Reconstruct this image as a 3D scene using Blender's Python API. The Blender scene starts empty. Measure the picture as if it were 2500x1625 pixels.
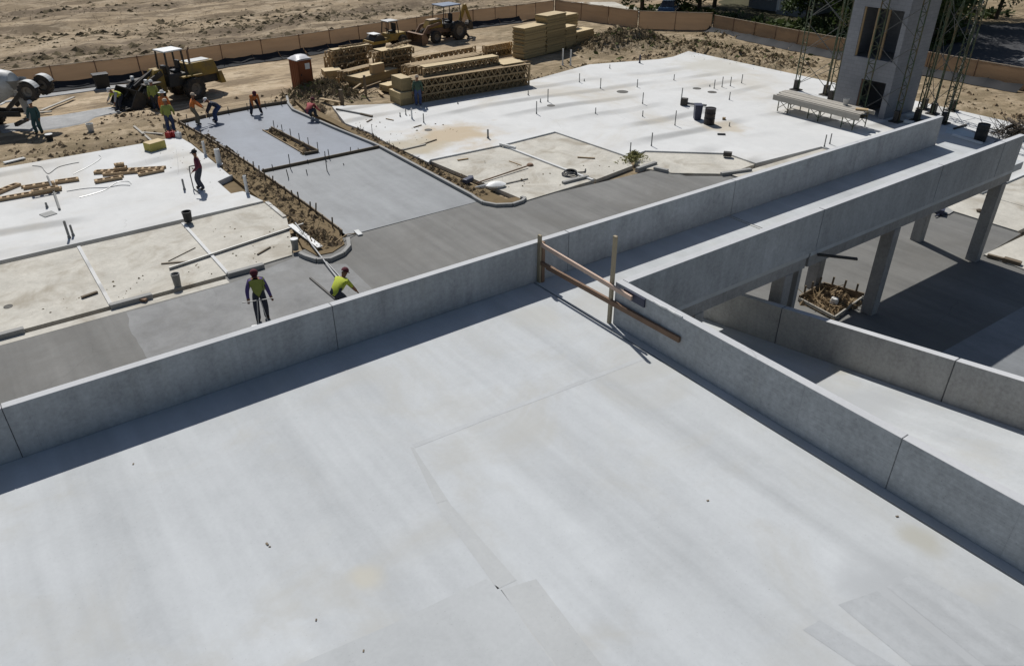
import bpy, math, random
import numpy as np
from mathutils import Vector, Matrix, noise as mnoise

R = math.radians
rnd = random.Random(11)
SC = bpy.context.scene
COL = SC.collection

# ------------------------------------------------------------------ camera
CAM_H = 12.45
FPX, PITCH, ROLL, YAW = 1854.0, R(31.237), R(-0.162), R(54.235)
_fw = Vector((math.cos(YAW) * math.cos(PITCH), math.sin(YAW) * math.cos(PITCH), -math.sin(PITCH)))
_rt = Vector((math.sin(YAW), -math.cos(YAW), 0))
_up = _rt.cross(_fw)
RT = _rt * math.cos(ROLL) + _up * math.sin(ROLL)
UP = _up * math.cos(ROLL) - _rt * math.sin(ROLL)
cam = bpy.data.cameras.new("camera")
camo = bpy.data.objects.new("camera", cam)
COL.objects.link(camo)
M3 = Matrix((RT, UP, -_fw)).transposed()
camo.matrix_world = Matrix.Translation((0, 0, CAM_H)) @ M3.to_4x4()
cam.sensor_fit = 'HORIZONTAL'
cam.sensor_width = 36.0
cam.lens = FPX / 2500.0 * 36.0
cam.clip_start = 0.1
cam.clip_end = 3000
SC.camera = camo

# ------------------------------------------------------------------ sky, sun, exposure
SUN_TO = Vector((0.2, 0.8, 1.0)).normalized()
world = bpy.data.worlds.new("World")
SC.world = world
world.use_nodes = True
wn = world.node_tree
wn.nodes.clear()
sky = wn.nodes.new("ShaderNodeTexSky")
sky.sky_type = 'NISHITA'
sky.sun_disc = False
sky.sun_elevation = math.asin(SUN_TO.z)
sky.sun_rotation = math.atan2(SUN_TO.x, SUN_TO.y)
bg = wn.nodes.new("ShaderNodeBackground")
bg.inputs[1].default_value = 0.058
wo = wn.nodes.new("ShaderNodeOutputWorld")
wn.links.new(sky.outputs[0], bg.inputs[0])
wn.links.new(bg.outputs[0], wo.inputs[0])
sun = bpy.data.lights.new("sun", 'SUN')
sun.energy = 4.2
sun.angle = R(0.53)
sun.color = (1.0, 0.975, 0.935)
suno = bpy.data.objects.new("sun", sun)
COL.objects.link(suno)
suno.location = SUN_TO * 200
suno.rotation_euler = SUN_TO.to_track_quat('Z', 'Y').to_euler()
SC.view_settings.view_transform = 'Standard'
SC.view_settings.look = 'None'
SC.view_settings.exposure = 0.0
SC.view_settings.gamma = 1.0
SC.view_settings.use_curve_mapping = False


# ------------------------------------------------------------------ survey helpers (pixel of the 2500 px photo -> point on a level)
def ray(px, py):
    return RT * ((px - 1250.0) / FPX) + UP * (-(py - 812.5) / FPX) + _fw


def g(px, py, z=0.0):
    d = ray(px, py)
    t = (z - CAM_H) / d.z
    p = d * t
    return Vector((p.x, p.y, z))


def zs(ox, oy, s):
    return lambda x, y, z=0.0: g(ox + x / s, oy + y / s, z)


def dd(x, y, z=0.0):
    return g(x * 1.05042, y * 1.05042, z)


# ------------------------------------------------------------------ mesh helpers
class MB:
    def __init__(s):
        s.v = []; s.f = []; s.m = []

    def add(s, vs, fs, mi=0):
        n = len(s.v)
        s.v += [tuple(v) for v in vs]
        s.f += [tuple(i + n for i in f) for f in fs]
        s.m += [mi] * len(fs)
        return s

    def box(s, c, d, rz=0.0, mi=0, mat=None):
        hx, hy, hz = d[0] / 2, d[1] / 2, d[2] / 2
        m = mat if mat is not None else Matrix.Rotation(rz, 3, 'Z')
        c = Vector(c)
        vs = [c + m @ Vector((x * hx, y * hy, z * hz)) for z in (-1, 1) for y in (-1, 1) for x in (-1, 1)]
        return s.add(vs, [(0, 2, 3, 1), (4, 5, 7, 6), (0, 1, 5, 4), (2, 6, 7, 3), (0, 4, 6, 2), (1, 3, 7, 5)], mi)

    def bb(s, a, b, mi=0):
        return s.box([(a[i] + b[i]) / 2 for i in range(3)], [abs(b[i] - a[i]) for i in range(3)], 0, mi)

    def panel(s, a, b):
        s.bb(a, b); s.m[-5] = 1
        return s

    def frame(s, p, q):
        d = (Vector(q) - Vector(p))
        L = d.length
        d.normalize()
        up = Vector((0, 0, 1)) if abs(d.z) < 0.95 else Vector((0, 1, 0))
        sx = d.cross(up).normalized()
        uz = sx.cross(d).normalized()
        return d, sx, uz, L

    def bar(s, p, q, w, h, mi=0):
        d, sx, uz, L = s.frame(p, q)
        m = Matrix((d, sx, uz)).transposed()
        return s.box((Vector(p) + Vector(q)) / 2, (L, w, h), 0, mi, m)

    def tube(s, p, q, r, r2=None, n=8, mi=0, cap=True):
        r2 = r if r2 is None else r2
        d, sx, uz, L = s.frame(p, q)
        p = Vector(p); q = Vector(q)
        vs = []
        for c, rr in ((p, r), (q, r2)):
            for i in range(n):
                a = 2 * math.pi * i / n
                vs.append(c + (sx * math.cos(a) + uz * math.sin(a)) * rr)
        fs = [(i, i + n, (i + 1) % n + n, (i + 1) % n) for i in range(n)]
        if cap:
            fs += [tuple(range(n)), tuple(reversed(range(n, 2 * n)))]
        return s.add(vs, fs, mi)

    def path(s, pts, r, n=6, mi=0):
        for a, b in zip(pts[:-1], pts[1:]):
            s.tube(a, b, r, None, n, mi)
        return s

    def lathe(s, prof, c=(0, 0, 0), n=16, mi=0, axis=(0, 0, 1), xdir=None):
        ax = Vector(axis).normalized()
        u = ax.orthogonal().normalized() if xdir is None else Vector(xdir)
        w = ax.cross(u)
        c = Vector(c)
        vs = []
        for r, z in prof:
            for i in range(n):
                a = 2 * math.pi * i / n
                vs.append(c + ax * z + (u * math.cos(a) + w * math.sin(a)) * r)
        fs = []
        for k in range(len(prof) - 1):
            for i in range(n):
                j = (i + 1) % n
                fs.append((k * n + i, k * n + j, (k + 1) * n + j, (k + 1) * n + i))
        return s.add(vs, fs, mi)

    def prism(s, poly, z0, z1, mi=0):
        ar = sum(poly[i][0] * poly[(i + 1) % len(poly)][1] - poly[(i + 1) % len(poly)][0] * poly[i][1] for i in range(len(poly)))
        if ar < 0:
            poly = list(reversed(poly))
        n = len(poly)
        vs = [(p[0], p[1], z0) for p in poly] + [(p[0], p[1], z1) for p in poly]
        fs = [(i, (i + 1) % n, (i + 1) % n + n, i + n) for i in range(n)] + [tuple(range(n, 2 * n)), tuple(reversed(range(n)))]
        return s.add(vs, fs, mi)

    def sheet(s, poly, z, mi=0):
        ar = sum(poly[i][0] * poly[(i + 1) % len(poly)][1] - poly[(i + 1) % len(poly)][0] * poly[i][1] for i in range(len(poly)))
        if ar < 0:
            poly = list(reversed(poly))
        return s.add([(p[0], p[1], z) for p in poly], [tuple(range(len(poly)))], mi)

    def strip(s, pts, w, z0, z1, mi=0):
        """wall of width w along a polyline (plan), from z0 to z1"""
        n = len(pts)
        L = []; Q = []
        for i in range(n):
            a = Vector(pts[max(i - 1, 0)][:2]); b = Vector(pts[min(i + 1, n - 1)][:2])
            t = (b - a).normalized(); nn = Vector((-t.y, t.x)) * w / 2
            c = Vector(pts[i][:2])
            L.append(c + nn); Q.append(c - nn)
        vs = []
        for i in range(n):
            vs += [(L[i].x, L[i].y, z0), (Q[i].x, Q[i].y, z0), (Q[i].x, Q[i].y, z1), (L[i].x, L[i].y, z1)]
        fs = []
        for i in range(n - 1):
            a = 4 * i; b = a + 4
            for k in range(4):
                fs.append((a + k, a + (k + 1) % 4, b + (k + 1) % 4, b + k))
        fs += [(3, 2, 1, 0), (4 * n - 4, 4 * n - 3, 4 * n - 2, 4 * n - 1)]
        return s.add(vs, fs, mi)

    def build(s, name, mats, parent=None, world=True, smooth=False, bevel=0.0, kind=None, label=None):
        vs = s.v
        if parent is not None and world and parent.name in ROOTM:
            inv = ROOTM[parent.name].inverted()
            vs = [tuple(inv @ Vector(v)) for v in vs]
        me = bpy.data.meshes.new(name)
        me.from_pydata(vs, [], s.f)
        for m in (mats if isinstance(mats, (list, tuple)) else [mats]):
            me.materials.append(m)
        if len(me.materials) > 1:
            me.polygons.foreach_set('material_index', s.m)
        if smooth:
            me.polygons.foreach_set('use_smooth', [True] * len(me.polygons))
            try:
                me.set_sharp_from_angle(angle=R(38))
            except Exception:
                pass
        me.update()
        o = bpy.data.objects.new(name, me)
        COL.objects.link(o)
        if parent is not None:
            o.parent = parent
            if parent.name in ROOTM:
                ROOTM[o.name] = ROOTM[parent.name]
        if bevel:
            b = o.modifiers.new('bevel', 'BEVEL'); b.width = bevel; b.segments = 2; b.limit_method = 'ANGLE'
        if kind: o['kind'] = kind
        if label: o['label'] = label
        return o


ROOTM = {}


def root(name, label, cat, loc=(0, 0, 0), rz=0.0, group=None):
    o = bpy.data.objects.new(name, None)
    o.empty_display_size = 0.2
    COL.objects.link(o)
    o.location = loc
    o.rotation_euler = (0, 0, rz)
    o['label'] = label; o['category'] = cat
    if group: o['group'] = group
    ROOTM[o.name] = Matrix.Translation(loc) @ Matrix.Rotation(rz, 4, 'Z')
    return o


def tag(o, label, cat, group=None):
    o['label'] = label; o['category'] = cat
    if group: o['group'] = group
    return o


def dup(o, loc=None, rz=None, label=None, group=None, parent=None):
    c = o.copy(); COL.objects.link(c)
    if parent is not None: c.parent = parent
    if loc is not None: c.location = loc
    if rz is not None: c.rotation_euler = (0, 0, rz)
    if label: c['label'] = label
    if group: c['group'] = group
    for ch in list(o.children):
        dup(ch, parent=c)
    return c


def recenter(o, loc, rz=0.0):
    """mesh built in local coordinates placed at loc"""
    o.location = loc; o.rotation_euler = (0, 0, rz)
    return o


# ------------------------------------------------------------------ materials
def newmat(name):
    m = bpy.data.materials.new(name); m.use_nodes = True
    nt = m.node_tree
    b = nt.nodes['Principled BSDF']
    b.inputs['Specular IOR Level'].default_value = 0.3
    return m, nt, b


def N(nt, t, **kw):
    n = nt.nodes.new(t)
    for k, v in kw.items():
        setattr(n, k, v)
    return n


def mth(nt, op, a, b=None, c=None, clamp=False):
    n = N(nt, 'ShaderNodeMath', operation=op, use_clamp=clamp)
    for i, x in enumerate((a, b, c)):
        if x is None: continue
        if isinstance(x, (int, float)): n.inputs[i].default_value = x
        else: nt.links.new(x, n.inputs[i])
    return n.outputs[0]


def nz(nt, vec, scale, detail=4, rough=0.55, dist=0.0):
    n = N(nt, 'ShaderNodeTexNoise')
    n.inputs['Scale'].default_value = scale
    n.inputs['Detail'].default_value = detail
    n.inputs['Roughness'].default_value = rough
    n.inputs['Distortion'].default_value = dist
    nt.links.new(vec, n.inputs['Vector'])
    return n.outputs[0]


def sstep(nt, val, lo, hi):
    n = N(nt, 'ShaderNodeMapRange', interpolation_type='SMOOTHSTEP')
    nt.links.new(val, n.inputs[0])
    n.inputs[1].default_value = lo; n.inputs[2].default_value = hi
    return n.outputs[0]


def mapped(nt, co, sc=(1, 1, 1), rot=(0, 0, 0), loc=(0, 0, 0)):
    n = N(nt, 'ShaderNodeMapping')
    n.inputs['Scale'].default_value = sc
    n.inputs['Rotation'].default_value = rot
    n.inputs['Location'].default_value = loc
    nt.links.new(co, n.inputs[0])
    return n.outputs[0]


def mixc(nt, fac, a, b, mode='MIX'):
    n = N(nt, 'ShaderNodeMix', data_type='RGBA', blend_type=mode)
    if isinstance(fac, (int, float)): n.inputs[0].default_value = fac
    else: nt.links.new(fac, n.inputs[0])
    for i, x in ((6, a), (7, b)):
        if isinstance(x, (tuple, list)): n.inputs[i].default_value = (x[0], x[1], x[2], 1)
        else: nt.links.new(x, n.inputs[i])
    return n.outputs[2]


def scalec(nt, col, val):
    n = N(nt, 'ShaderNodeVectorMath', operation='SCALE')
    if isinstance(col, (tuple, list)): n.inputs[0].default_value = col
    else: nt.links.new(col, n.inputs[0])
    if isinstance(val, (int, float)): n.inputs['Scale'].default_value = val
    else: nt.links.new(val, n.inputs['Scale'])
    return n.outputs[0]


def bump(nt, b, h, strength=0.3, dist=0.01):
    n = N(nt, 'ShaderNodeBump')
    n.inputs['Strength'].default_value = strength
    n.inputs['Distance'].default_value = dist
    nt.links.new(h, n.inputs['Height'])
    nt.links.new(n.outputs[0], b.inputs['Normal'])


def concrete(name, col, blotch=0.16, fine=0.08, streak=0.0, srot=0.0, sscale=(3.0, 0.25, 3.0), rough=0.85, spec=0.25,
             stain=None, stain_amt=0.0, stain_scale=0.25, blobs=(), bscale=0.45, arcs=0.0, bmp=0.25, cracks=0.13):
    blotch *= 1.9; streak *= 2.0; fine *= 1.5
    m, nt, b = newmat(name)
    co = N(nt, 'ShaderNodeTexCoord').outputs['Object']
    v = mth(nt, 'MULTIPLY_ADD', nz(nt, co, bscale, 5, 0.6, 0.6), blotch * 2, 1 - blotch)
    v = mth(nt, 'ADD', v, mth(nt, 'MULTIPLY_ADD', nz(nt, co, bscale * 4.5, 5, 0.7, 0.8), blotch * 1.2, -blotch * 0.6))
    v2 = mth(nt, 'MULTIPLY_ADD', nz(nt, co, 14, 5, 0.7), fine * 2, -fine)
    v = mth(nt, 'ADD', v, v2)
    if streak:
        sv = mapped(nt, co, sscale, (0, 0, srot))
        s1 = nz(nt, sv, 0.6, 3, 0.6, 0.2)
        s2 = nz(nt, sv, 2.3, 3, 0.6, 0.0)
        v = mth(nt, 'ADD', v, mth(nt, 'MULTIPLY_ADD', s1, streak * 2, -streak))
        v = mth(nt, 'ADD', v, mth(nt, 'MULTIPLY_ADD', s2, streak * 0.8, -streak * 0.4))
    if arcs:
        w = N(nt, 'ShaderNodeTexWave', wave_type='RINGS')
        w.inputs['Scale'].default_value = 0.12
        w.inputs['Distortion'].default_value = 9
        w.inputs['Detail'].default_value = 2
        w.inputs['Detail Scale'].default_value = 0.35
        nt.links.new(co, w.inputs['Vector'])
        msk = sstep(nt, nz(nt, co, 0.11, 2), 0.42, 0.62)
        a = mth(nt, 'MULTIPLY', sstep(nt, w.outputs['Fac'], 0.55, 1.0), msk)
        v = mth(nt, 'ADD', v, mth(nt, 'MULTIPLY', a, -arcs))
    sp = sstep(nt, nz(nt, co, 34, 2, 0.5), 0.68, 0.76)
    v = mth(nt, 'ADD', v, mth(nt, 'MULTIPLY', sp, -0.22))
    vo = N(nt, 'ShaderNodeTexVoronoi', feature='DISTANCE_TO_EDGE'); vo.inputs['Scale'].default_value = 0.22
    wv = N(nt, 'ShaderNodeVectorMath', operation='MULTIPLY_ADD'); wn_ = N(nt, 'ShaderNodeTexNoise'); wn_.inputs['Scale'].default_value = 1.3; wn_.inputs['Detail'].default_value = 6
    nt.links.new(co, wn_.inputs['Vector']); nt.links.new(wn_.outputs['Color'], wv.inputs[0]); wv.inputs[1].default_value = (.8, .8, 0); nt.links.new(co, wv.inputs[2]); nt.links.new(wv.outputs[0], vo.inputs['Vector'])
    ck = mth(nt, 'MULTIPLY', sstep(nt, vo.outputs['Distance'], 0.0035, 0.0008), sstep(nt, nz(nt, co, 0.35, 3), 0.52, 0.6))
    v = mth(nt, 'ADD', v, mth(nt, 'MULTIPLY', ck, -cracks))
    c = scalec(nt, col, v)
    if stain:
        f = mth(nt, 'MULTIPLY', sstep(nt, nz(nt, co, stain_scale, 6, 0.65, 0.8), 0.45, 0.72), stain_amt)
        c = mixc(nt, f, c, stain)
    for (bx, by, br, bc, ba) in blobs:
        vm = N(nt, 'ShaderNodeVectorMath', operation='DISTANCE')
        wob = N(nt, 'ShaderNodeVectorMath', operation='MULTIPLY_ADD')
        nn = N(nt, 'ShaderNodeTexNoise'); nn.inputs['Scale'].default_value = 0.9; nn.inputs['Detail'].default_value = 5
        nt.links.new(co, nn.inputs['Vector'])
        nt.links.new(nn.outputs['Color'], wob.inputs[0]); wob.inputs[1].default_value = (br * 1.6, br * 1.6, 0)
        nt.links.new(co, wob.inputs[2])
        nt.links.new(wob.outputs[0], vm.inputs[0])
        vm.inputs[1].default_value = (bx + br * 0.8, by + br * 0.8, 0)
        vm2 = N(nt, 'ShaderNodeVectorMath', operation='MULTIPLY')
        nt.links.new(wob.outputs[0], vm2.inputs[0]); vm2.inputs[1].default_value = (1, 1, 0)
        nt.links.new(vm2.outputs[0], vm.inputs[0])
        f = mth(nt, 'MULTIPLY', sstep(nt, vm.outputs['Value'], br, br * 0.25), ba)
        c = mixc(nt, f, c, bc)
    nt.links.new(c, b.inputs['Base Color'])
    b.inputs['Roughness'].default_value = rough
    b.inputs['Specular IOR Level'].default_value = spec
    if bmp:
        bump(nt, b, nz(nt, co, 22, 6, 0.7), bmp, 0.008)
    return m


def wallmat(name, col, drip=0.12, scratch=0.0, mott=0.75):
    m, nt, b = newmat(name)
    co = N(nt, 'ShaderNodeTexCoord').outputs['Object']
    v = mth(nt, 'MULTIPLY_ADD', nz(nt, co, 0.9, 6, 0.7, 0.5), mott, 1 - mott / 2)
    v = mth(nt, 'ADD', v, mth(nt, 'MULTIPLY_ADD', nz(nt, mapped(nt, co, (5, 5, 0.5)), 1.0, 4, 0.6), drip * 4, -drip * 2))
    fx = N(nt, 'ShaderNodeSeparateXYZ'); nt.links.new(co, fx.inputs[0])
    pn = N(nt, 'ShaderNodeTexWhiteNoise', noise_dimensions='1D'); nt.links.new(mth(nt, 'FLOOR', mth(nt, 'DIVIDE', mth(nt, 'ADD', fx.outputs[0], fx.outputs[1]), 1.83)), pn.inputs['W'])
    v = mth(nt, 'ADD', v, mth(nt, 'MULTIPLY_ADD', pn.outputs[0], 0.10, -0.05))
    v = mth(nt, 'ADD', v, mth(nt, 'MULTIPLY_ADD', nz(nt, mapped(nt, co, (1, 1, 1)), 11, 5, 0.75), 0.85, -0.425))
    if scratch:
        v = mth(nt, 'ADD', v, mth(nt, 'MULTIPLY_ADD', nz(nt, mapped(nt, co, (0.7, 0.7, 22)), 3.0, 4, 0.7, 0.6), scratch * 3.6, -scratch * 1.8))
    v = mth(nt, 'ADD', v, mth(nt, 'MULTIPLY', sstep(nt, nz(nt, co, 38, 2, 0.5), 0.66, 0.74), -0.25))
    fr_ = mth(nt, 'FRACT', mth(nt, 'DIVIDE', mth(nt, 'ADD', fx.outputs[0], fx.outputs[1]), 1.83))
    v = mth(nt, 'ADD', v, mth(nt, 'MULTIPLY', mth(nt, 'LESS_THAN', fr_, 0.007), -0.10))
    c = scalec(nt, col, v)
    f = mth(nt, 'MULTIPLY', sstep(nt, nz(nt, mapped(nt, co, (2, 2, 0.4)), 0.9, 5, 0.7), 0.55, 0.8), 0.35)
    c = mixc(nt, f, c, (col[0] * 0.8, col[1] * 0.76, col[2] * 0.62))
    nt.links.new(c, b.inputs['Base Color'])
    b.inputs['Roughness'].default_value = 0.8
    b.inputs['Specular IOR Level'].default_value = 0.25
    bump(nt, b, nz(nt, co, 30, 5, 0.7), 0.3, 0.006)
    return m


def plain(name, col, rough=0.6, metal=0.0, var=0.12, scale=3.0, spec=0.3, dirt=None, dirt_amt=0.0):
    m, nt, b = newmat(name)
    co = N(nt, 'ShaderNodeTexCoord').outputs['Object']
    v = mth(nt, 'MULTIPLY_ADD', nz(nt, co, scale, 4, 0.6), var * 2, 1 - var)
    c = scalec(nt, col, v)
    if dirt:
        f = mth(nt, 'MULTIPLY', sstep(nt, nz(nt, co, scale * 0.7, 6, 0.7), 0.4, 0.7), dirt_amt)
        c = mixc(nt, f, c, dirt)
    nt.links.new(c, b.inputs['Base Color'])
    b.inputs['Roughness'].default_value = rough
    b.inputs['Metallic'].default_value = metal
    b.inputs['Specular IOR Level'].default_value = spec
    return m


def wood(name, col, rough=0.75, per_object=0.25):
    m, nt, b = newmat(name)
    co = N(nt, 'ShaderNodeTexCoord').outputs['Object']
    oi = N(nt, 'ShaderNodeObjectInfo').outputs['Random']
    v = mth(nt, 'MULTIPLY_ADD', nz(nt, co, 6, 4, 0.6), 0.4, 0.8)
    v = mth(nt, 'ADD', v, mth(nt, 'MULTIPLY_ADD', oi, per_object * 2, -per_object))
    c = scalec(nt, col, v)
    nt.links.new(c, b.inputs['Base Color'])
    b.inputs['Roughness'].default_value = rough
    return m


SAND = (0.40, 0.30, 0.185)
M = {}
_dk = [dd(2080, 1395, 3.65), dd(2250, 1450, 3.65), dd(842, 1345, 3.65), dd(2150, 1250, 3.65), dd(1250, 740, 3.65)]
M['deck'] = concrete('deck_concrete', (0.462, 0.478, 0.484), 0.075, 0.05, 0.13, 0.08, (1.5, 0.10, 1.0), stain=(0.425, 0.42, 0.39), stain_amt=0.7, stain_scale=0.4, bmp=0.15, cracks=0.0,
                     blobs=[(_dk[0].x - 10.33, _dk[0].y - 13.43, 1.0, (0.385, 0.397, 0.403), 0.8), (_dk[1].x - 10.33, _dk[1].y - 13.43, 1.1, (0.385, 0.397, 0.403), 0.8), (_dk[2].x - 10.33, _dk[2].y - 13.43, .35, (0.50, 0.475, 0.40), 0.7),
                            (_dk[3].x - 10.33, _dk[3].y - 13.43, .5, (0.40, 0.39, 0.34), 0.8), (_dk[4].x - 10.33, _dk[4].y - 13.43, .9, (0.44, 0.435, 0.40), 0.6)])
M['deck2'] = concrete('deck_concrete_patch', (0.425, 0.438, 0.440), 0.08, 0.05, 0.05, 0.1, (2.2, 0.12, 1.0), bmp=0.15)
M['deck4'] = concrete('deck_concrete_worn', (0.395, 0.408, 0.414), 0.12, 0.06, 0.14, 0.05, (2.6, 0.14, 1.0), bmp=0.15)
M['deck5'] = concrete('deck_concrete_seam', (0.446, 0.458, 0.46), 0.1, 0.06, bmp=0.15, cracks=0.0)
M['deck3'] = concrete('deck_concrete_strip', (0.425, 0.435, 0.432), 0.06, 0.05, 0.03, 0.1, (2.2, 0.12, 1.0), bmp=0.15)
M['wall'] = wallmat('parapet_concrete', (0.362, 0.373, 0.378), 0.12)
M['wall_s'] = wallmat('parapet_concrete_rough', (0.385, 0.397, 0.40), 0.07, 0.16)
M['wall_r'] = wallmat('ramp_wall_concrete', (0.365, 0.355, 0.33), 0.1)
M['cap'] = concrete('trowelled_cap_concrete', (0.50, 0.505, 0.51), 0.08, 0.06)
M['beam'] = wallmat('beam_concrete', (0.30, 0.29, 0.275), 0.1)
tan1 = dd(1055, 320); tan2 = dd(960, 345); tan3 = dd(1680, 300); tan4 = dd(1600, 135)
M['slab'] = concrete('white_slab_concrete', (0.60, 0.60, 0.585), 0.07, 0.04, 0.03, 0.8, (0.9, 0.25, 1.0), stain=(0.475, 0.43, 0.35), stain_amt=0.8, stain_scale=0.11,
                     bscale=0.3, blobs=[(tan1.x, tan1.y, 3.2, (0.46, 0.36, 0.23), 0.85), (tan2.x, tan2.y, 2.6, (0.42, 0.36, 0.25), 0.8),
                            (tan3.x, tan3.y, 1.6, (0.48, 0.41, 0.30), 0.7), (46.5, 38.5, 4.5, (0.50, 0.48, 0.42), 0.7), (40.0, 19.0, 2.4, (0.5, 0.46, 0.38), 0.5)], arcs=0.40)
M['walk'] = concrete('dusty_walk_concrete', (0.50, 0.475, 0.415), 0.16, 0.12, 0.0, stain=(0.34, 0.305, 0.245), stain_amt=1.0, stain_scale=0.55, bscale=0.8)
M['drive'] = concrete('fresh_drive_concrete', (0.165, 0.162, 0.152), 0.12, 0.08, 0.22, -0.10, (1.5, 0.10, 1.0), rough=0.75, stain=(0.135, 0.13, 0.118), stain_amt=0.7, stain_scale=0.3)
M['drive2'] = concrete('troweled_drive_concrete', (0.205, 0.206, 0.203), 0.22, 0.10, 0.14, 1.1, (1.2, 0.5, 1.0), rough=0.7, stain=(0.155, 0.152, 0.142), stain_amt=0.6, stain_scale=0.6)
M['newpour'] = concrete('new_pour_concrete', (0.200, 0.209, 0.215), 0.14, 0.05, 0.16, 1.35, (1.4, 0.22, 1.0), rough=0.6, spec=0.35)
M['wet'] = concrete('wet_pour_concrete', (0.158, 0.176, 0.208), 0.13, 0.04, 0.10, 1.5, (1.0, 0.3, 1.0), rough=0.42, spec=0.5, bmp=0.08)
M['curb'] = concrete('curb_concrete', (0.30, 0.295, 0.28), 0.12, 0.08)
M['patch'] = concrete('grey_slurry', (0.33, 0.33, 0.315), 0.12, 0.08)
M['darkgap'] = plain('joint_sealant', (0.12, 0.123, 0.125), 0.8)
M['steelstrip'] = plain('joint_cover_steel', (0.5, 0.5, 0.48), 0.5, 0.4)
M['formwood'] = wood('form_board', (0.16, 0.125, 0.085))
M['stake'] = plain('stake_steel', (0.09, 0.085, 0.075), 0.7)
M['lumber'] = wood('raw_lumber', (0.37, 0.27, 0.15), per_object=0.28)
M['lumber_d'] = wood('weathered_lumber', (0.30, 0.215, 0.12))
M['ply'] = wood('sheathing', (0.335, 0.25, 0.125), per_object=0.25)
M['ply_lit_top'] = wood('sheathing_lit_top', (0.55, 0.43, 0.25), per_object=0.12)  # paler copy of the sheathing for top faces, sunlight put into the colour
M['plank'] = wood('grey_plank', (0.36, 0.335, 0.29), per_object=0.1)
M['brick'] = plain('brown_block', (0.40, 0.29, 0.175), 0.9, var=0.2, scale=5)
M['pvc'] = plain('white_plastic', (0.68, 0.68, 0.66), 0.4)
M['pipe'] = plain('grey_pipe', (0.22, 0.22, 0.21), 0.5)
M['steel'] = plain('galvanised_steel', (0.34, 0.34, 0.33), 0.45, 0.5)
M['alu'] = plain('dull_aluminium', (0.48, 0.48, 0.47), 0.45, 0.4)
M['rust'] = plain('rusty_steel', (0.21, 0.135, 0.09), 0.75, 0.2, 0.3, 4)
M['rail'] = plain('rail_lumber', (0.56, 0.41, 0.32), 0.75, var=0.2)
M['railpost'] = wood('rail_post', (0.30, 0.25, 0.17))
M['green'] = plain('scaffold_green', (0.055, 0.085, 0.05), 0.6, 0.1, 0.3, 2, dirt=(0.16, 0.09, 0.045), dirt_amt=0.7)
M['rubber'] = plain('tyre_rubber', (0.035, 0.034, 0.033), 0.85, dirt=(0.13, 0.10, 0.07), dirt_amt=0.6)
M['yellow'] = plain('loader_yellow', (0.33, 0.215, 0.045), 0.55, dirt=(0.17, 0.125, 0.07), dirt_amt=0.7)
M['iron'] = plain('dark_iron', (0.05, 0.048, 0.045), 0.6, 0.3, dirt=(0.13, 0.10, 0.07), dirt_amt=0.5)
M['white'] = plain('white_paint', (0.75, 0.75, 0.73), 0.45)
M['dirtywhite'] = plain('dirty_white_paint', (0.55, 0.56, 0.55), 0.5, dirt=(0.33, 0.30, 0.26), dirt_amt=0.5)
M['bluecan'] = plain('blue_canopy', (0.16, 0.20, 0.27), 0.55)
M['rim'] = plain('wheel_rim', (0.20, 0.18, 0.155), 0.6, 0.2)
M['glass'] = plain('dark_glass', (0.03, 0.035, 0.04), 0.1, spec=0.6)
M['potty'] = plain('portable_toilet_plastic', (0.24, 0.075, 0.03), 0.5, var=0.1)
M['pottyroof'] = plain('translucent_roof', (0.58, 0.57, 0.58), 0.4)
M['block'] = None
M['bark'] = plain('bark', (0.09, 0.07, 0.05), 0.9)
M['black'] = plain('black_plastic', (0.022, 0.023, 0.024), 0.5)
M['maroon'] = plain('maroon_barrel', (0.025, 0.02, 0.02), 0.45)
M['bluebin'] = plain('blue_grey_bin', (0.05, 0.055, 0.085), 0.5)
M['yelbox'] = plain('yellow_carton', (0.42, 0.36, 0.10), 0.7)
M['red'] = plain('red_plastic', (0.35, 0.03, 0.03), 0.5)
M['plastic'] = plain('clear_sheeting', (0.5, 0.56, 0.58), 0.35, var=0.2, scale=2)


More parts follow.
